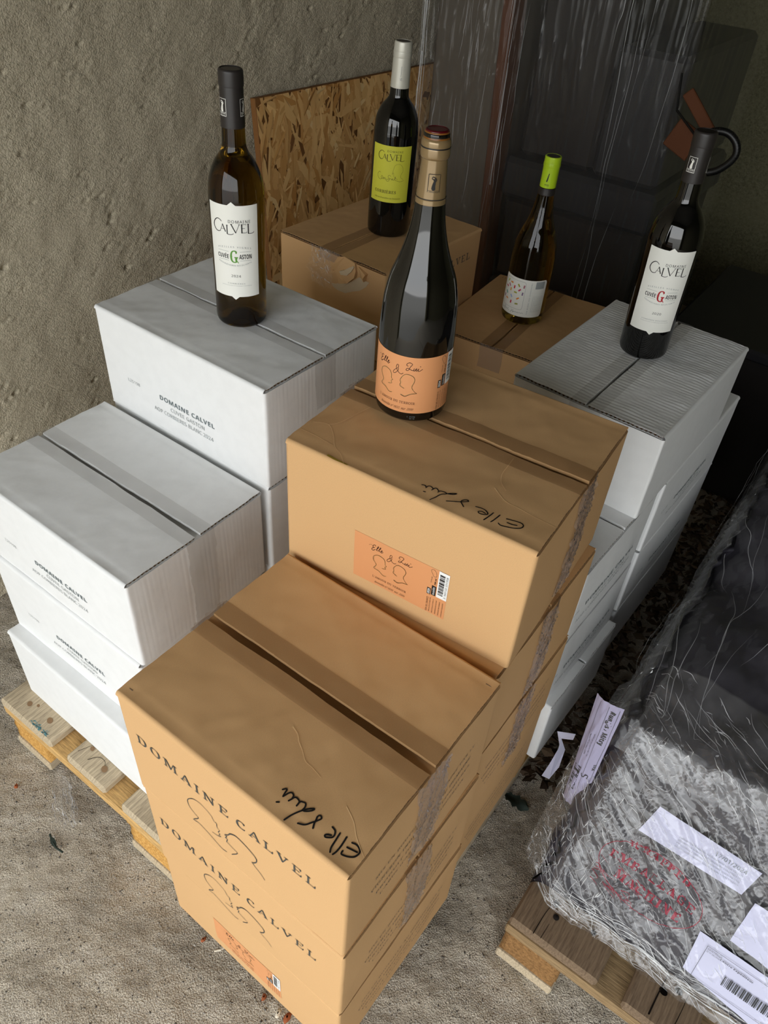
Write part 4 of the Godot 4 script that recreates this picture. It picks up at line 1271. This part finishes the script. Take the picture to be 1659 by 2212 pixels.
func small_bottle(at: Vector3, lean: float, facing: float) -> void:
	var o := thing("wine_bottle", "pale amber wine bottle with bright green capsule and label of coloured dashes", "wine bottle", Vector3.ZERO, 0.0, "wine bottles on the cartons")
	var r := 0.0427
	var g := MB.new()
	g.lathe(profile([0, 16, 14, 12, 26, 4, 31, 0.8, 36, 0.2, 40.4, 2.8, 42, 8, 42.7, 20, 42.7, 100, 42.6, 122, 41, 148, 37.6, 165, 32.4, 181, 26.2, 197, 21.2, 214, 17.8, 232, 15.6, 249, 14.6, 262, 13.8, 280, 13.4, 300, 12.5, 308, 6, 310, 0, 310.4]))
	obj("glass", g, M.glass_olive, o)
	var c := MB.new()
	c.lathe(profile([14.9, 264, 15.1, 264.4, 14.9, 282, 15.0, 298, 15.5, 299, 15.5, 304.5, 15.0, 305.2, 15.0, 314, 14.4, 316, 12.6, 316.4, 12, 315.8, 0, 315.7], 3))
	var cap := obj("capsule", c, M.capsule_green, o)
	var n := MB.new()
	n.lathe(profile([15.8, 249.5, 16, 250.5, 15.5, 256, 15.15, 262], 3))
	obj("capsule_skirt", n, M.capsule_black, cap)
	var d := MB.new()
	d.lathe([Vector2(0.0122, 0.316), Vector2(0.012, 0.3162), Vector2(0, 0.3162)], 40)
	obj("cap_disc", d, M.capsule_top, cap)
	var en := lifted(round_bottle(0.0150, facing + 0.5), 0.0003)
	var em := MB.new()
	stroke(em, [0.6, 286, 0, 281, -1, 275.5], 1.6, en, 3, 2.6)
	stroke(em, [1.2, 288.6, 0.4, 286.4], 1.6, en, 3, 1.2)
	stroke(em, [-4, 269.6, 4, 269.6], 0.8, en)
	stroke(em, [-4, 267.6, 4, 267.6], 0.5, en)
	obj("emblem", em, M.ink_black, cap)
	var to := round_bottle(r, facing)
	var b := MB.new()
	b.grid(70, 6, func(u, v):
		var x := lerpf(-30.0, 70.0, u)
		var cut := 5.0 * pow(clampf((absf(x - 20.0) - 45.0) / 5.0, 0, 1), 2.0)
		return to.call(Vector2(x, lerpf(19.5 + cut, 97.0 - cut, v)), 0.0003))
	var lab := obj("paper_label", b, M.label_white, o, "white paper label with scattered coloured dashes")
	var on := lifted(to, 0.0006)
	var fr := MB.new()
	stroke(fr, [-22, 40, -22, 62, -22, 86, -19.5, 91, -14, 92, 2, 92, 18, 92, 24, 91, 26, 86, 26, 62, 26, 40, 24, 35, 18, 34, 0, 34, -16, 34, -20, 35, -22, 40], 0.35, on)
	stroke(fr, [-24, 28, -23, 25.5, -20, 27, -19, 25, -17, 28, -13, 25, -13, 29, -14, 32, -11, 30, -13, 28, -8, 27, -8, 30, -7, 26.5, -4, 28, -3, 31, -3.5, 26.5, 0, 26], 0.45, on)
	stroke(fr, [6, 31, 5, 26, 3, 24.5, 8, 29, 10, 31, 8, 28.5, 11, 26.5, 8, 25.5, 12, 28, 13, 26.5, 15, 28.5, 17, 26.5, 19, 28.5, 20, 26.5, 23, 28.5, 25, 27, 28, 28.5, 30, 26.5], 0.45, on)
	ink(fr, glyphs("VIN BLANC DES VIGNERONS", "sans", 66, 1.9, 12), Vector2(37, 59), on, PI / 2)
	for k in 7:
		ink(fr, glyphs("RECOLTE ET MIS EN BOUTEILLE", "sans", 34, 0.9), Vector2(44 + 3.2 * k, 48), on, PI / 2)
	obj("lettering", fr, M.ink_soft, lab)
	var gp := MB.new()
	rect(gp, Vector2(45, 80), Vector2(64, 95), on, 8)
	obj("grey_patch", gp, M.ink_pale, lab)
	var spots := [[-15, 85, 60], [-5, 84, 0], [12, 83, -55], [23, 82.5, 85], [-10, 77, -50], [3, 77, 85], [15, 74, 45], [-17, 72, -15], [-5, 69.5, 85], [7, 67, 0], [22, 67.5, 85], [-15, 60, -55], [-1, 57, -50], [14, 56, 40], [-21, 51, 85], [-12, 48.5, -10], [0, 45, 85], [13, 44.5, 10]]
	var tints := [Color(0.72, 0.78, 0.36), Color(0.90, 0.56, 0.22), Color(0.62, 0.62, 0.22), Color(0.66, 0.42, 0.46), Color(0.74, 0.34, 0.52), Color(0.83, 0.19, 0.22), Color(0.80, 0.25, 0.40), Color(0.78, 0.16, 0.30), Color(0.90, 0.66, 0.26), Color(0.66, 0.66, 0.20), Color(0.55, 0.47, 0.58), Color(0.16, 0.60, 0.53), Color(0.66, 0.74, 0.90), Color(0.88, 0.54, 0.20), Color(0.50, 0.20, 0.42), Color(0.92, 0.60, 0.30), Color(0.80, 0.14, 0.24), Color(0.60, 0.60, 0.26)]
	for i in spots.size():
		var mb := MB.new()
		var h := Vector2.from_angle(deg_to_rad(spots[i][2]))
		var p := Vector2(spots[i][0], spots[i][1])
		mb.quad(on.call(p - h * 3.2 - h.orthogonal() * 1.5), on.call(p + h * 3.2 - h.orthogonal() * 1.5), on.call(p + h * 3.2 + h.orthogonal() * 1.5), on.call(p - h * 3.2 + h.orthogonal() * 1.5))
		var m: Material = M.get("dash_%d" % i) if M.has("dash_%d" % i) else mat("dash_%d" % i, tints[i], 0.6)
		obj("coloured_dash", mb, m, lab)
	set_bottle(o, at, lean)


# ---------------------------------------------------------------- pallets
func plank(parent: Node3D, called: String, lo: Vector3, hi: Vector3, m: Material, b := 0.0025) -> void:
	var mb := MB.new()
	var mid := (lo + hi) / 2.0
	mb.hull_box(Vector3.ZERO, (hi - lo) / 2.0, b, Basis())
	var o := obj(called, mb, m, parent)
	o.position = mid
	o.rotation = Vector3(rng.randf_range(-0.0015, 0.0015), rng.randf_range(-0.002, 0.002), rng.randf_range(-0.004, 0.004))


# left front corner at the origin, long side towards -z
func pallet(label: String, at: Vector3, boards: Array, front_m: Material, block_m: Material) -> Node3D:
	var o := thing("wooden_pallet", label, "pallet", at)
	var x := 0.0
	for k in 5:
		var w := 0.145 if k % 2 == 0 else 0.10
		var back := rng.randf_range(-0.003, 0.003)
		plank(o, "deck_board", Vector3(x, 0.1225, -1.2 + back), Vector3(x + w, 0.1435 + rng.randf_range(-0.001, 0.001), back * 0.5), boards[k], 0.004)
		x += w + 0.04125
	for z in [0.0, -0.5275, -1.055]:
		plank(o, "cross_board", Vector3(0.0, 0.1005, z - 0.145), Vector3(0.8, 0.1222, z + 0.001), front_m)
		for s in [[0.0, 0.1], [0.3275, 0.145], [0.7, 0.1]]:
			var mb := MB.new()
			mb.grid(24, 8, func(u, v):
				var a: float = u * TAU
				var p := Vector2(clampf(cos(a) * 1.5, -1, 1), clampf(sin(a) * 1.5, -1, 1))
				var rough: float = 0.0025 * nz.get_noise_3d(p.x * 60.0 + z * 900.0, v * 60.0, p.y * 60.0 + s[0] * 800.0) + 0.0015 * nz.get_noise_3d(p.x * 240.0, v * 300.0, p.y * 240.0 + s[0] * 800.0)
				return Vector3(p.x * (s[1] / 2.0 + rough - 0.002), v * 0.0785, -p.y * (0.072 + rough)), true)
			var bl := obj("block", mb, block_m, o)
			bl.position = Vector3(s[0] + s[1] / 2.0, 0.022, z - 0.0725 - (0.004 if z == 0.0 else 0.0))
	for s in [[0.0, 0.1], [0.3275, 0.145], [0.7, 0.1]]:
		plank(o, "bottom_board", Vector3(s[0], 0.0, -1.2), Vector3(s[0] + s[1], 0.0218, 0.0), M.wood_grey)
	return o


func flat_spot(parent: Node3D, called: String, at: Vector3, r: Vector2, m: Material, turn := 0.0, ring := 0.0) -> void:
	var mb := MB.new()
	for k in 14:
		var a0 := TAU * k / 14.0
		var a1 := TAU * (k + 1) / 14.0
		var p0 := Vector2(cos(a0) * r.x, sin(a0) * r.y).rotated(turn)
		var p1 := Vector2(cos(a1) * r.x, sin(a1) * r.y).rotated(turn)
		mb.tri(Vector3(0, ring, 0), Vector3(p1.x, 0, p1.y), Vector3(p0.x, 0, p0.y))
	var o := obj(called, mb, m, parent)
	o.position = at


func crack(parent: Node3D, pts: Array, w: float, y: float) -> void:  # x, z in millimetres of the pallet
	var mb := MB.new()
	stroke(mb, pts, w, func(p: Vector2) -> Vector3: return Vector3(p.x / 1000.0, y, -p.y / 1000.0), 4, w * 0.4)
	obj("crack", mb, M.crack, parent)


# ---------------------------------------------------------------- the wrapped load on the second pallet
func heap_height(x: float, z: float) -> float:  # top of the dark goods
	var back := clampf((-z - 0.43) / 0.9, 0, 1)
	var h := lerpf(0.375, 0.47, back)
	h += 0.05 * exp(-pow((x - 0.78) / 0.2, 2.0)) * smoothstep(0.43, 0.75, -z)
	h -= 0.05 * exp(-pow((z + 0.80) / 0.09, 2.0)) * exp(-pow((x - 0.44) / 0.12, 2.0))
	h += 0.020 * nz.get_noise_2d(x * 90.0, z * 90.0) + 0.003 * nz.get_noise_2d(x * 300.0, z * 200.0)
	if z > -0.43:  # the slope towards the front
		var t := clampf((z + 0.43) / 0.16, 0, 1)
		h = lerpf(h, 0.135, t)
	return h


func heap_at(u: float, z: float, out := 0.0) -> Vector3:  # u goes from the left foot over the top to the right foot
	var xl := 0.437 - out
	var xr := 1.24 + out
	var r := 0.05
	var h: float = heap_height(0.5, z) + out
	var foot := 0.107
	var sides := maxf(h - foot, 0.02)
	var s := u * (2.0 * sides + (xr - xl))
	var p := Vector2.ZERO
	if s < sides:
		p = Vector2(xl, foot + s)
	elif s < sides + xr - xl:
		p = Vector2(xl + s - sides, 0.0)
	else:
		p = Vector2(xr, foot + sides - (s - sides - (xr - xl)))
	if p.y == 0.0:
		p.y = heap_height(p.x, z) + out
		var e := minf(p.x - xl, xr - p.x)
		if e < r:
			p.y -= (r - sqrt(maxf(r * r - pow(r - e, 2.0), 0.0))) * minf(1.0, (p.y - foot) / 0.1)
	else:
		var top := clampf((p.y - (h - r)) / r, 0, 1)
		p.x += (r - sqrt(maxf(r * r - pow(r * top, 2.0), 0.0))) * (0.6 if p.x < 0.8 else -0.6)
		p.x += 0.010 * nz.get_noise_3d(p.y * 180.0, z * 120.0, 7.0)
	return Vector3(p.x, p.y + Y0, z)


func slope(p: Vector2, lift: float) -> Vector3:  # millimetres across and up the front of the load
	return Vector3(p.x / 1000.0, 0.12 + Y0 + p.y / 1000.0 * 0.8517, -0.27 - p.y / 1000.0 * 0.5241) + Vector3(0, 0.5241, 0.8517) * lift


func ridged(x: float, y: float, s: float, off: float) -> float:
	return 1.0 - absf(nz.get_noise_3d(x * s, y * s, off)) * 2.0


func crumple(x: float, y: float, off: float) -> float:
	var wx := x + 0.014 * nz.get_noise_3d(x * 200.0, y * 200.0, off + 4.0)
	var wy := y + 0.014 * nz.get_noise_3d(x * 200.0, y * 200.0, off + 44.0)
	var a := wx * 0.80 - wy * 0.60  # along the pull of the film
	var b := wx * 0.60 + wy * 0.80
	var calm := 0.25 + 0.75 * smoothstep(-0.15, 0.35, nz.get_noise_3d(x * 110.0, y * 110.0, off + 70.0))
	var h := pow(maxf(ridged(a * 0.22, b * 1.0, 330.0, off), 0.0), 3.0) * 0.008
	h += pow(maxf(ridged(a * 0.16, b * 1.1, 1000.0, off + 9.0), 0.0), 3.0) * 0.0042 * calm
	h += pow(maxf(ridged(wx, wy, 700.0, off + 29.0), 0.0), 4.0) * 0.0050 * calm
	return h


func film_front(u: float, v: float, off: float, lift: float) -> Vector3:
	var x := lerpf(0.405, 1.25, u)
	var up := lerpf(-14.0 - 22.0 * nz.get_noise_2d(x * 60.0, off), 430.0, v)
	var p: Vector3
	if up < 306.0:
		p = slope(Vector2(x * 1000.0, up), 0.0)
	else:
		var k := (up - 306.0) / 1000.0
		p = Vector3(x, heap_height(x, -0.43 - k) + Y0 + 0.006, -0.43 - k)
	var left := clampf((0.47 - x) / 0.065, 0, 1)
	p.y = lerpf(p.y, minf(p.y, 0.30), left)
	p.y = maxf(p.y - 0.03 * left * smoothstep(200.0, 320.0, up), PALLET + 0.003 if x > 0.437 else 0.10)
	p.z += -0.05 * left
	var edge := minf(1.0, 4.0 * (1.0 - v) + 0.15)
	return p + Vector3(0, 0.52, 0.85) * (lift + crumple(x, up / 1000.0, off) * edge)


func glint_folds(parent: Node3D, called: String, m: Material, count: int, at: Callable, seed_: int, w: float, long_: float, angle: float, spread: float) -> void:  # narrow fold ridges whose pale colour paints in the film highlights
	var r := RandomNumberGenerator.new()
	r.seed = seed_
	var mb := MB.new()
	for k in count:
		var p := Vector2(r.randf(), r.randf())
		var d := Vector2.from_angle(angle + r.randf_range(-spread, spread)) * long_ * r.randf_range(0.25, 1.0)
		var bend := d.orthogonal() * r.randf_range(-0.12, 0.12)
		var pts := []
		for i in 7:
			var t := i / 6.0
			var q := p + d * (t - 0.5) + bend * sin(PI * t) + Vector2(r.randf_range(-1, 1), r.randf_range(-1, 1)) * long_ * 0.012
			pts.append_array([clampf(q.x, 0, 1), clampf(q.y, 0, 1)])
		var ww := w * r.randf_range(0.3, 1.0)
		var s := smooth(pts, 4)
		for i in s.size() - 1:
			var t0 := sin(PI * i / (s.size() - 1.0))
			var t1 := sin(PI * (i + 1) / (s.size() - 1.0))
			var a: Vector3 = at.call(s[i])
			var b: Vector3 = at.call(s[i + 1])
			if a.distance_to(b) > 0.08 or a.distance_to(b) < 1e-6:
				continue
			var e: Vector3 = at.call(s[i] + Vector2(0.004, 0.004))
			var nn := (b - a).cross(e - a)
			var side := (b - a).cross(nn).normalized()
			var rise := nn.normalized() * (1.0 if nn.y > 0.0 else -1.0)
			mb.quad(a - side * ww * t0, b - side * ww * t1, b + rise * ww * 0.8 * t1, a + rise * ww * 0.8 * t0)
			mb.quad(a + rise * ww * 0.8 * t0, b + rise * ww * 0.8 * t1, b + side * ww * t1, a + side * ww * t0)
	var o := obj(called, mb, m, parent)
	o.set_meta("kind", "stuff")


func sheet(parent: Node3D, called: String, corners: Array, to: Callable, m: Material, curl := 1.5, label := "") -> MeshInstance3D:  # corners in millimetres, counter-clockwise
	var mb := MB.new()
	mb.grid(24, 16, func(u, v):
		var a: Vector2 = corners[0].lerp(corners[1], u)
		var b: Vector2 = corners[3].lerp(corners[2], u)
		var p := a.lerp(b, v)
		return to.call(p, (0.5 + 0.5 * nz.get_noise_2d(p.x * 0.5, p.y * 0.5)) * curl / 1000.0))
	return obj(called, mb, m, parent, label)


func wrapped_load() -> void:
	var o := thing("wrapped_load", "low dark load in crumpled clear film on the right pallet", "wrapped load")
	var mb := MB.new()
	mb.grid(150, 120, func(u, v): return heap_at(u, lerpf(-0.262, -1.36, v)), false)
	mb.grid(60, 8, func(u, v):
		var p := heap_at(u, -1.36)
		return Vector3(p.x, lerpf(p.y, 0.107 + Y0, v), p.z), false)
	obj("dark_sacking", mb, M.dark_fabric, o)
	var f := MB.new()
	f.grid(170, 200, func(u, v):
		var z := lerpf(-0.40, -1.38, v)
		var p := heap_at(u * 0.7, z, 0.008)
		var k := 0.006 * pow(maxf(ridged(p.x * 3.0 + p.y * 2.0, z * 0.5, 260.0, 3.0), 0.0), 4.0) + 0.002 * ridged(p.x * 2.0, z, 700.0, 8.0)
		return p + Vector3(-0.4, 0.9, 0.1) * k, false)
	obj("stretch_film", f, M.film_dim, o)
	for k in 2:
		var g := MB.new()
		g.grid(250, 120, func(u, v): return film_front(u, v, 30.0 + 50.0 * k, 0.004 + 0.009 * k))
		obj("crumpled_film", g, M.film, o)
	var on := func(q: Vector2) -> Vector3: return film_front(q.x * 0.62, q.y, 80.0, 0.0145)
	glint_folds(o, "crinkle_glint", M.fold_glint, 260, on, 5, 0.0007, 0.22, -0.75, 0.22)  # folds with their glints put into the white
	glint_folds(o, "crinkle_glint", M.fold_glint, 160, on, 15, 0.0012, 0.035, -0.4, 0.9)
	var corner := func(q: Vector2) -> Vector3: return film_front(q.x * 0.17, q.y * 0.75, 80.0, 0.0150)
	glint_folds(o, "crinkle_glint", M.fold_glint, 150, corner, 25, 0.0009, 0.14, 0.9, 0.9)
	glint_folds(o, "crinkle_glint", M.film_glint, 150, on, 7, 0.0008, 0.10, -0.72, 0.30)  # brighter strips painted as highlights on the film
	glint_folds(o, "crinkle_glint", M.film_glint, 130, corner, 27, 0.0009, 0.07, 0.7, 1.2)
	glint_folds(o, "crinkle_glint", M.film_glint, 60, func(q: Vector2): return film_front(0.02 + q.x * 0.6, q.y * 0.10, 80.0, 0.0150), 29, 0.0010, 0.35, 0.0, 0.12)
	var over := func(q: Vector2) -> Vector3: return heap_at(q.x * 0.62, lerpf(-0.45, -1.36, q.y), 0.016)
	glint_folds(o, "streak_glint", M.fold_glint, 60, over, 35, 0.0008, 0.5, PI / 2 + 0.12, 0.16)  # long folds, their highlights given as pale colour
	# the round stamp printed on the film
	var st := MB.new()
	var on_film := func(p: Vector2) -> Vector3: return slope(p, 0.026 + 0.004 * nz.get_noise_2d(p.x * 2.0, p.y * 2.0))
	var ring := []
	for k in 25:
		var a := TAU * k / 24.0
		var q := Vector2(cos(a) * 76.0, sin(a) * 47.0).rotated(-0.05)
		ring.append_array([580.0 + q.x, 112.0 + q.y])
	stroke(st, ring, 1.0, on_film)
	for w in [["WRAPPED", 578, 141, 92, 10, 13.0], ["EMBALLAGE", 580, 118, 128, 13, 6.0], ["MACHINE", 584, 96, 100, 14, 0.0], ["WEBER", 560, 80, 60, 7, -4.0]]:
		if w[0] == "WEBER":
			continue
		var tr := glyphs(w[0], "serif_bold", w[3], w[4], 5)
		for k in range(0, tr.size(), 3):
			var q := []
			for i in 3:
				var p := tr[k + i]
				q.append(on_film.call(p.rotated(-0.05) + Vector2(w[1], w[2]) + Vector2(0, w[5] * (1.0 - p.x * p.x / 4200.0)) + 2.5 * Vector2(nz.get_noise_2d(p.x * 6.0, w[2]), nz.get_noise_2d(p.x * 6.0, w[2] + 50.0))))
			st.tri(q[0], q[2], q[1])
	for k in 26:
		var p := Vector2(rng.randf_range(-45, 20), rng.randf_range(-32, 12))
		stroke(st, [0, 0, rng.randf_range(4, 12), rng.randf_range(-6, 2), rng.randf_range(10, 22), rng.randf_range(-12, -3)], 1.1, on_film, 3, 0.3, Vector2(548, 98) + p)
	obj("red_stamp", st, M.ink_stamp, o)

	# papers in and on the film
	var flat := func(p: Vector2, k: float) -> Vector3: return slope(p, 0.013 + k)
	var s1 := thing("paper_sheet", "long white printed sheet lying under the crumpled film beside the red stamp", "document")
	var sh := sheet(s1, "sheet", [Vector2(535, 168), Vector2(684, 170), Vector2(692, 213), Vector2(545, 217)], flat, M.paper, 2.0)
	var t1 := MB.new()
	var on_sheet := func(p: Vector2) -> Vector3: return slope(p, 0.0158)
	ink(t1, glyphs("17/01/2024", "sans", 44, 6), Vector2(655, 202), on_sheet)
	for k in 4:
		ink(t1, glyphs("EXPEDITEUR DOMAINE DESTINATAIRE COLIS PALETTE", "sans", 90, 1.8), Vector2(630, 194 - 5 * k), on_sheet)
	obj("lettering", t1, M.ink_soft, sh)
	var s2 := thing("delivery_note", "white delivery note with barcode tucked in the film at the frame's lower right", "document")
	var to2 := func(p: Vector2, k: float) -> Vector3: return slope(p, 0.018 + k)
	var d := sheet(s2, "sheet", [Vector2(668, 30), Vector2(860, 4), Vector2(880, 92), Vector2(664, 92)], to2, M.paper, 3.0)
	var t2 := MB.new()
	var on_note := func(p: Vector2) -> Vector3: return slope(p, 0.0222)
	frame(t2, Vector2(680, 28), Vector2(860, 82), 0.5, on_note)
	ink(t2, glyphs("Centre Exp\u00e9diteur", "sans_bold", 46, 3.4), Vector2(724, 74), on_note, -0.03)
	ink(t2, glyphs("GENTRANS", "sans", 20, 2.2), Vector2(692, 78), on_note)
	ink(t2, glyphs("ZI ST LAURENT", "sans", 20, 2.0), Vector2(692, 74), on_note)
	barcode(t2, Vector2(716, 43), Vector2(800, 58), on_note, 38)
	obj("lettering", t2, M.ink_black, d)
	var s3 := thing("paper_sheet", "bluish white crumpled paper above the barcode note at the right edge", "document")
	sheet(s3, "sheet", [Vector2(700, 104), Vector2(860, 96), Vector2(870, 176), Vector2(702, 172)], func(p, k): return slope(p, 0.012 + k), M.paper, 7.0)
	# the long white transport label at the left of the load, and the torn strip beside it
	var rl := thing("transport_label", "long white transport label wrapped on the left edge of the dark load", "label")
	var A := Vector3(0.405, 0.44 + Y0, -0.39)
	var B := Vector3(0.4185, 0.20 + Y0, -0.37)
	var C := Vector3(0.447, 0.445 + Y0, -0.385)
	var long_ := func(p: Vector2, k: float) -> Vector3:  # x along the label from its top, y across
		var t := p.x / 240.0
		var q := A.lerp(B, t) + (C - A) * (p.y / 40.0) * (1.0 - 0.25 * t)
		return q + Vector3(-0.25, 0.35, 0.9).normalized() * (0.008 * sin(PI * clampf(p.y / 40.0, 0, 1)) + 0.002 * nz.get_noise_2d(p.x * 2.0, p.y * 2.0) + k)
	var lb := sheet(rl, "sheet", [Vector2(240, 0), Vector2(240, 40), Vector2(0, 40), Vector2(0, 0)], long_, M.shaded_label, 0.5)
	var t3 := MB.new()
	var on_label := func(p: Vector2) -> Vector3: return long_.call(p, 0.0012)
	ink(t3, glyphs("Rungis / Mitry", "sans_bold", 74, 9), Vector2(50, 30), on_label)
	ink(t3, glyphs("EXPRESS 24H DU LUNDI AU VENDREDI", "sans", 50, 1.6), Vector2(95, 19), on_label)
	ink(t3, glyphs("TRANSPORT ET MESSAGERIE", "sans", 50, 1.6), Vector2(95, 14), on_label)
	ink(t3, glyphs("S", "sans", 9, 11), Vector2(163, 27), on_label)
	ink(t3, glyphs("STA", "sans_bold", 14, 3), Vector2(138, 35), on_label)
	for y in [10, 24, 37]:
		stroke(t3, [6, y, 120, y, 232, y], 0.4, on_label)
	barcode(t3, Vector2(150, 4), Vector2(205, 18), on_label, 20)
	obj("lettering", t3, M.ink_grey, lb)
	var strip := thing("paper_strip", "torn bent white paper strip hanging beside the long transport label", "paper strip")
	var ps := MB.new()
	var edge := PackedVector2Array()
	for k in range(0, STRIP.size(), 2):
		edge.append(Vector2(STRIP[k], STRIP[k + 1]) / 1000.0)
	var ids := Geometry2D.triangulate_polygon(edge)
	var bent := func(q: Vector2, back: float) -> Vector3: return Vector3(q.x, q.y + Y0, -0.46 - 0.10 * (q.y - 0.33) + 0.006 * sin(q.y * 60.0) - back)
	for k in range(0, ids.size(), 3):
		var q := [edge[ids[k]], edge[ids[k + 1]], edge[ids[k + 2]]]
		if (q[1] - q[0]).cross(q[2] - q[0]) < 0.0:
			q = [q[0], q[2], q[1]]
		ps.tri(bent.call(q[0], 0.0), bent.call(q[1], 0.0), bent.call(q[2], 0.0))
		ps.tri(bent.call(q[0], 0.0005), bent.call(q[2], 0.0005), bent.call(q[1], 0.0005))
	obj("strip", ps, M.paper, strip)
	var red := thing("red_band", "small red plastic band on the left flank of the dark load", "strap")
	var rb := MB.new()
	rb.grid(10, 2, func(u, v): return heap_at(0.150 + 0.006 * v + 0.012 * u, lerpf(-0.50, -0.58, u), 0.010))
	obj("band", rb, M.red_plastic, red)


# ---------------------------------------------------------------- the tall wrapped stack at the back
func back_stack() -> void:
	var o := thing("wrapped_stack", "tall dark stack of goods in clear stretch film at the back", "wrapped load")
	var z := -1.52
	var rows := [[-0.455, -0.06, 0.0, 0.40, M.dark_slate, 0.0], [-0.45, -0.07, 0.40, 0.62, M.dark_goods, -0.015], [-0.46, -0.05, 0.62, 0.72, M.dark_slate, 0.005], [-0.44, -0.24, 0.72, 1.15, M.dark_goods, -0.03], [-0.235, -0.07, 0.72, 1.00, M.dark_slate, -0.02], [-0.45, -0.07, 1.155, 1.6, M.dark_goods, -0.01]]
	for r in rows:
		var mb := MB.new()
		mb.box(Vector3(r[0], r[2] + Y0 + 0.002, z - 0.55), Vector3(r[1], r[3] + Y0, z + r[5] - 0.02), 0.012)
		obj("dark_carton", mb, r[4], o)
	var g := MB.new()
	g.box(Vector3(-0.715, 0.0, z - 0.5), Vector3(-0.50, 1.6, z - 0.03), 0.01)
	obj("grey_board", g, M.grey_board, o)
	var p := MB.new()
	p.hull_box(Vector3(-0.490, 0.8, z - 0.027), Vector3(0.015, 0.8, 0.033), 0.004, Basis(Vector3(0, 0, 1), 0.035))
	obj("edge_protector", p, M.brown_post, o, "orange-brown cardboard edge protector")
	var face_ := func(u: float, v: float, off: float) -> Vector3:
		var x := lerpf(-0.725, -0.045, u)
		var y := lerpf(0.30, 1.62, v)
		var k := 0.004 * pow(maxf(ridged(x * 1.6, y * 0.10, 420.0, off), 0.0), 4.0) + 0.003 * nz.get_noise_3d(x * 200.0, y * 50.0, off)
		if x < -0.5:
			k += 0.003 * pow(maxf(ridged(x * 1.6, y * 0.22, 420.0, off + 3.0), 0.0), 2.0)
		return Vector3(x, y, z + 0.016 + k)
	var f := MB.new()
	f.grid(200, 220, func(u, v): return face_.call(u, v, 12.0))
	f.grid(60, 30, func(u, v): return Vector3(-0.045 + 0.004 * nz.get_noise_2d(u * 300.0, v * 100.0), lerpf(0.30, 1.62, v), lerpf(z + 0.016, z - 0.55, u)))
	obj("stretch_film", f, M.film_dim, o)
	glint_folds(o, "streak_glint", M.fold_glint, 26, func(q: Vector2): return face_.call(0.33 + q.x * 0.64, q.y, 12.0) + Vector3(0, 0, 0.003), 45, 0.0011, 0.55, PI / 2, 0.05)  # upright pale strips painted for the bright reflections in the film
	glint_folds(o, "streak_glint", M.fold_glint, 60, func(q: Vector2): return face_.call(q.x * 0.3, 0.15 + q.y * 0.8, 12.0) + Vector3(0, 0, 0.003), 46, 0.0012, 0.16, PI / 2, 0.5)
	glint_folds(o, "streak_glint", M.fold_glint, 10, func(q: Vector2): return face_.call(0.005 + q.x * 0.03, q.y, 12.0) + Vector3(0, 0, 0.004), 47, 0.0028, 0.9, PI / 2, 0.03)
	glint_folds(o, "streak_glint", M.fold_glint, 8, func(q: Vector2): return face_.call(0.335 + q.x * 0.045, 0.3 + 0.7 * q.y, 12.0) + Vector3(0, 0, 0.004), 48, 0.0030, 0.8, PI / 2, 0.03)
	var low := thing("dark_crate", "low dark crate on the floor in the shade right of the wrapped stack", "crate")
	var c := MB.new()
	c.box(Vector3(0.06, 0.0, -2.1), Vector3(0.62, 0.42, -1.62), 0.01)
	obj("body", c, M.dark_goods, low)
	var li := MB.new()
	li.box(Vector3(0.05, 0.42, -2.11), Vector3(0.63, 0.45, -1.61), 0.01)
	obj("lid", li, M.dark_slate, low)
	var br := thing("cardboard_corner", "brown cardboard corner piece leaning behind the right-hand black bottle", "cardboard")
	var b := MB.new()
	b.hull_box(Vector3(0.018, 0.935 + Y0, -1.425), Vector3(0.048, 0.012, 0.004), 0.002, Basis(Vector3(0, 0, 1), -0.75))
	b.hull_box(Vector3(0.0, 0.88 + Y0, -1.43), Vector3(0.030, 0.030, 0.004), 0.002, Basis(Vector3(0, 0, 1), -0.4))
	obj("flap", b, M.brown_post, br)
	var loop := thing("black_strap", "black strap loop curling behind the cap of the right-hand bottle", "strap")
	var lp := MB.new()
	var pts := []
	for q in smooth([60, 918, 82, 927, 104, 926, 122, 913, 128, 895, 121, 877, 103, 858, 86, 850], 4):
		pts.append(Vector3(q.x / 1000.0, q.y / 1000.0 + Y0, -1.36))
	lp.tube(pts, 0.0072, 10)
	obj("loop", lp, M.strap_black, loop)
	var tail := MB.new()
	tail.tube([pts[0], Vector3(0.03, 0.90 + Y0, -1.40), Vector3(-0.03, 0.93 + Y0, -1.43), Vector3(-0.05, 0.99 + Y0, -1.46)], 0.0025, 8)
	obj("cord", tail, M.strap_black, loop)


# ---------------------------------------------------------------- the garage
func relief(called: String, origin: Vector3, du: Vector3, dv: Vector3, nu: int, nv: int, high: Callable, m: Material, shade = null) -> void:
	var mb := MB.new()
	var out := du.cross(dv).normalized()
	mb.grid(nu, nv, func(u, v):
		var p: Vector3 = origin + du * u + dv * v
		return p + out * high.call(p))
	if shade != null:
		mb.colored = true
		for i in mb.v.size():
			mb.c[i] = shade.call(mb.v[i])
	struct(called, mb, m)
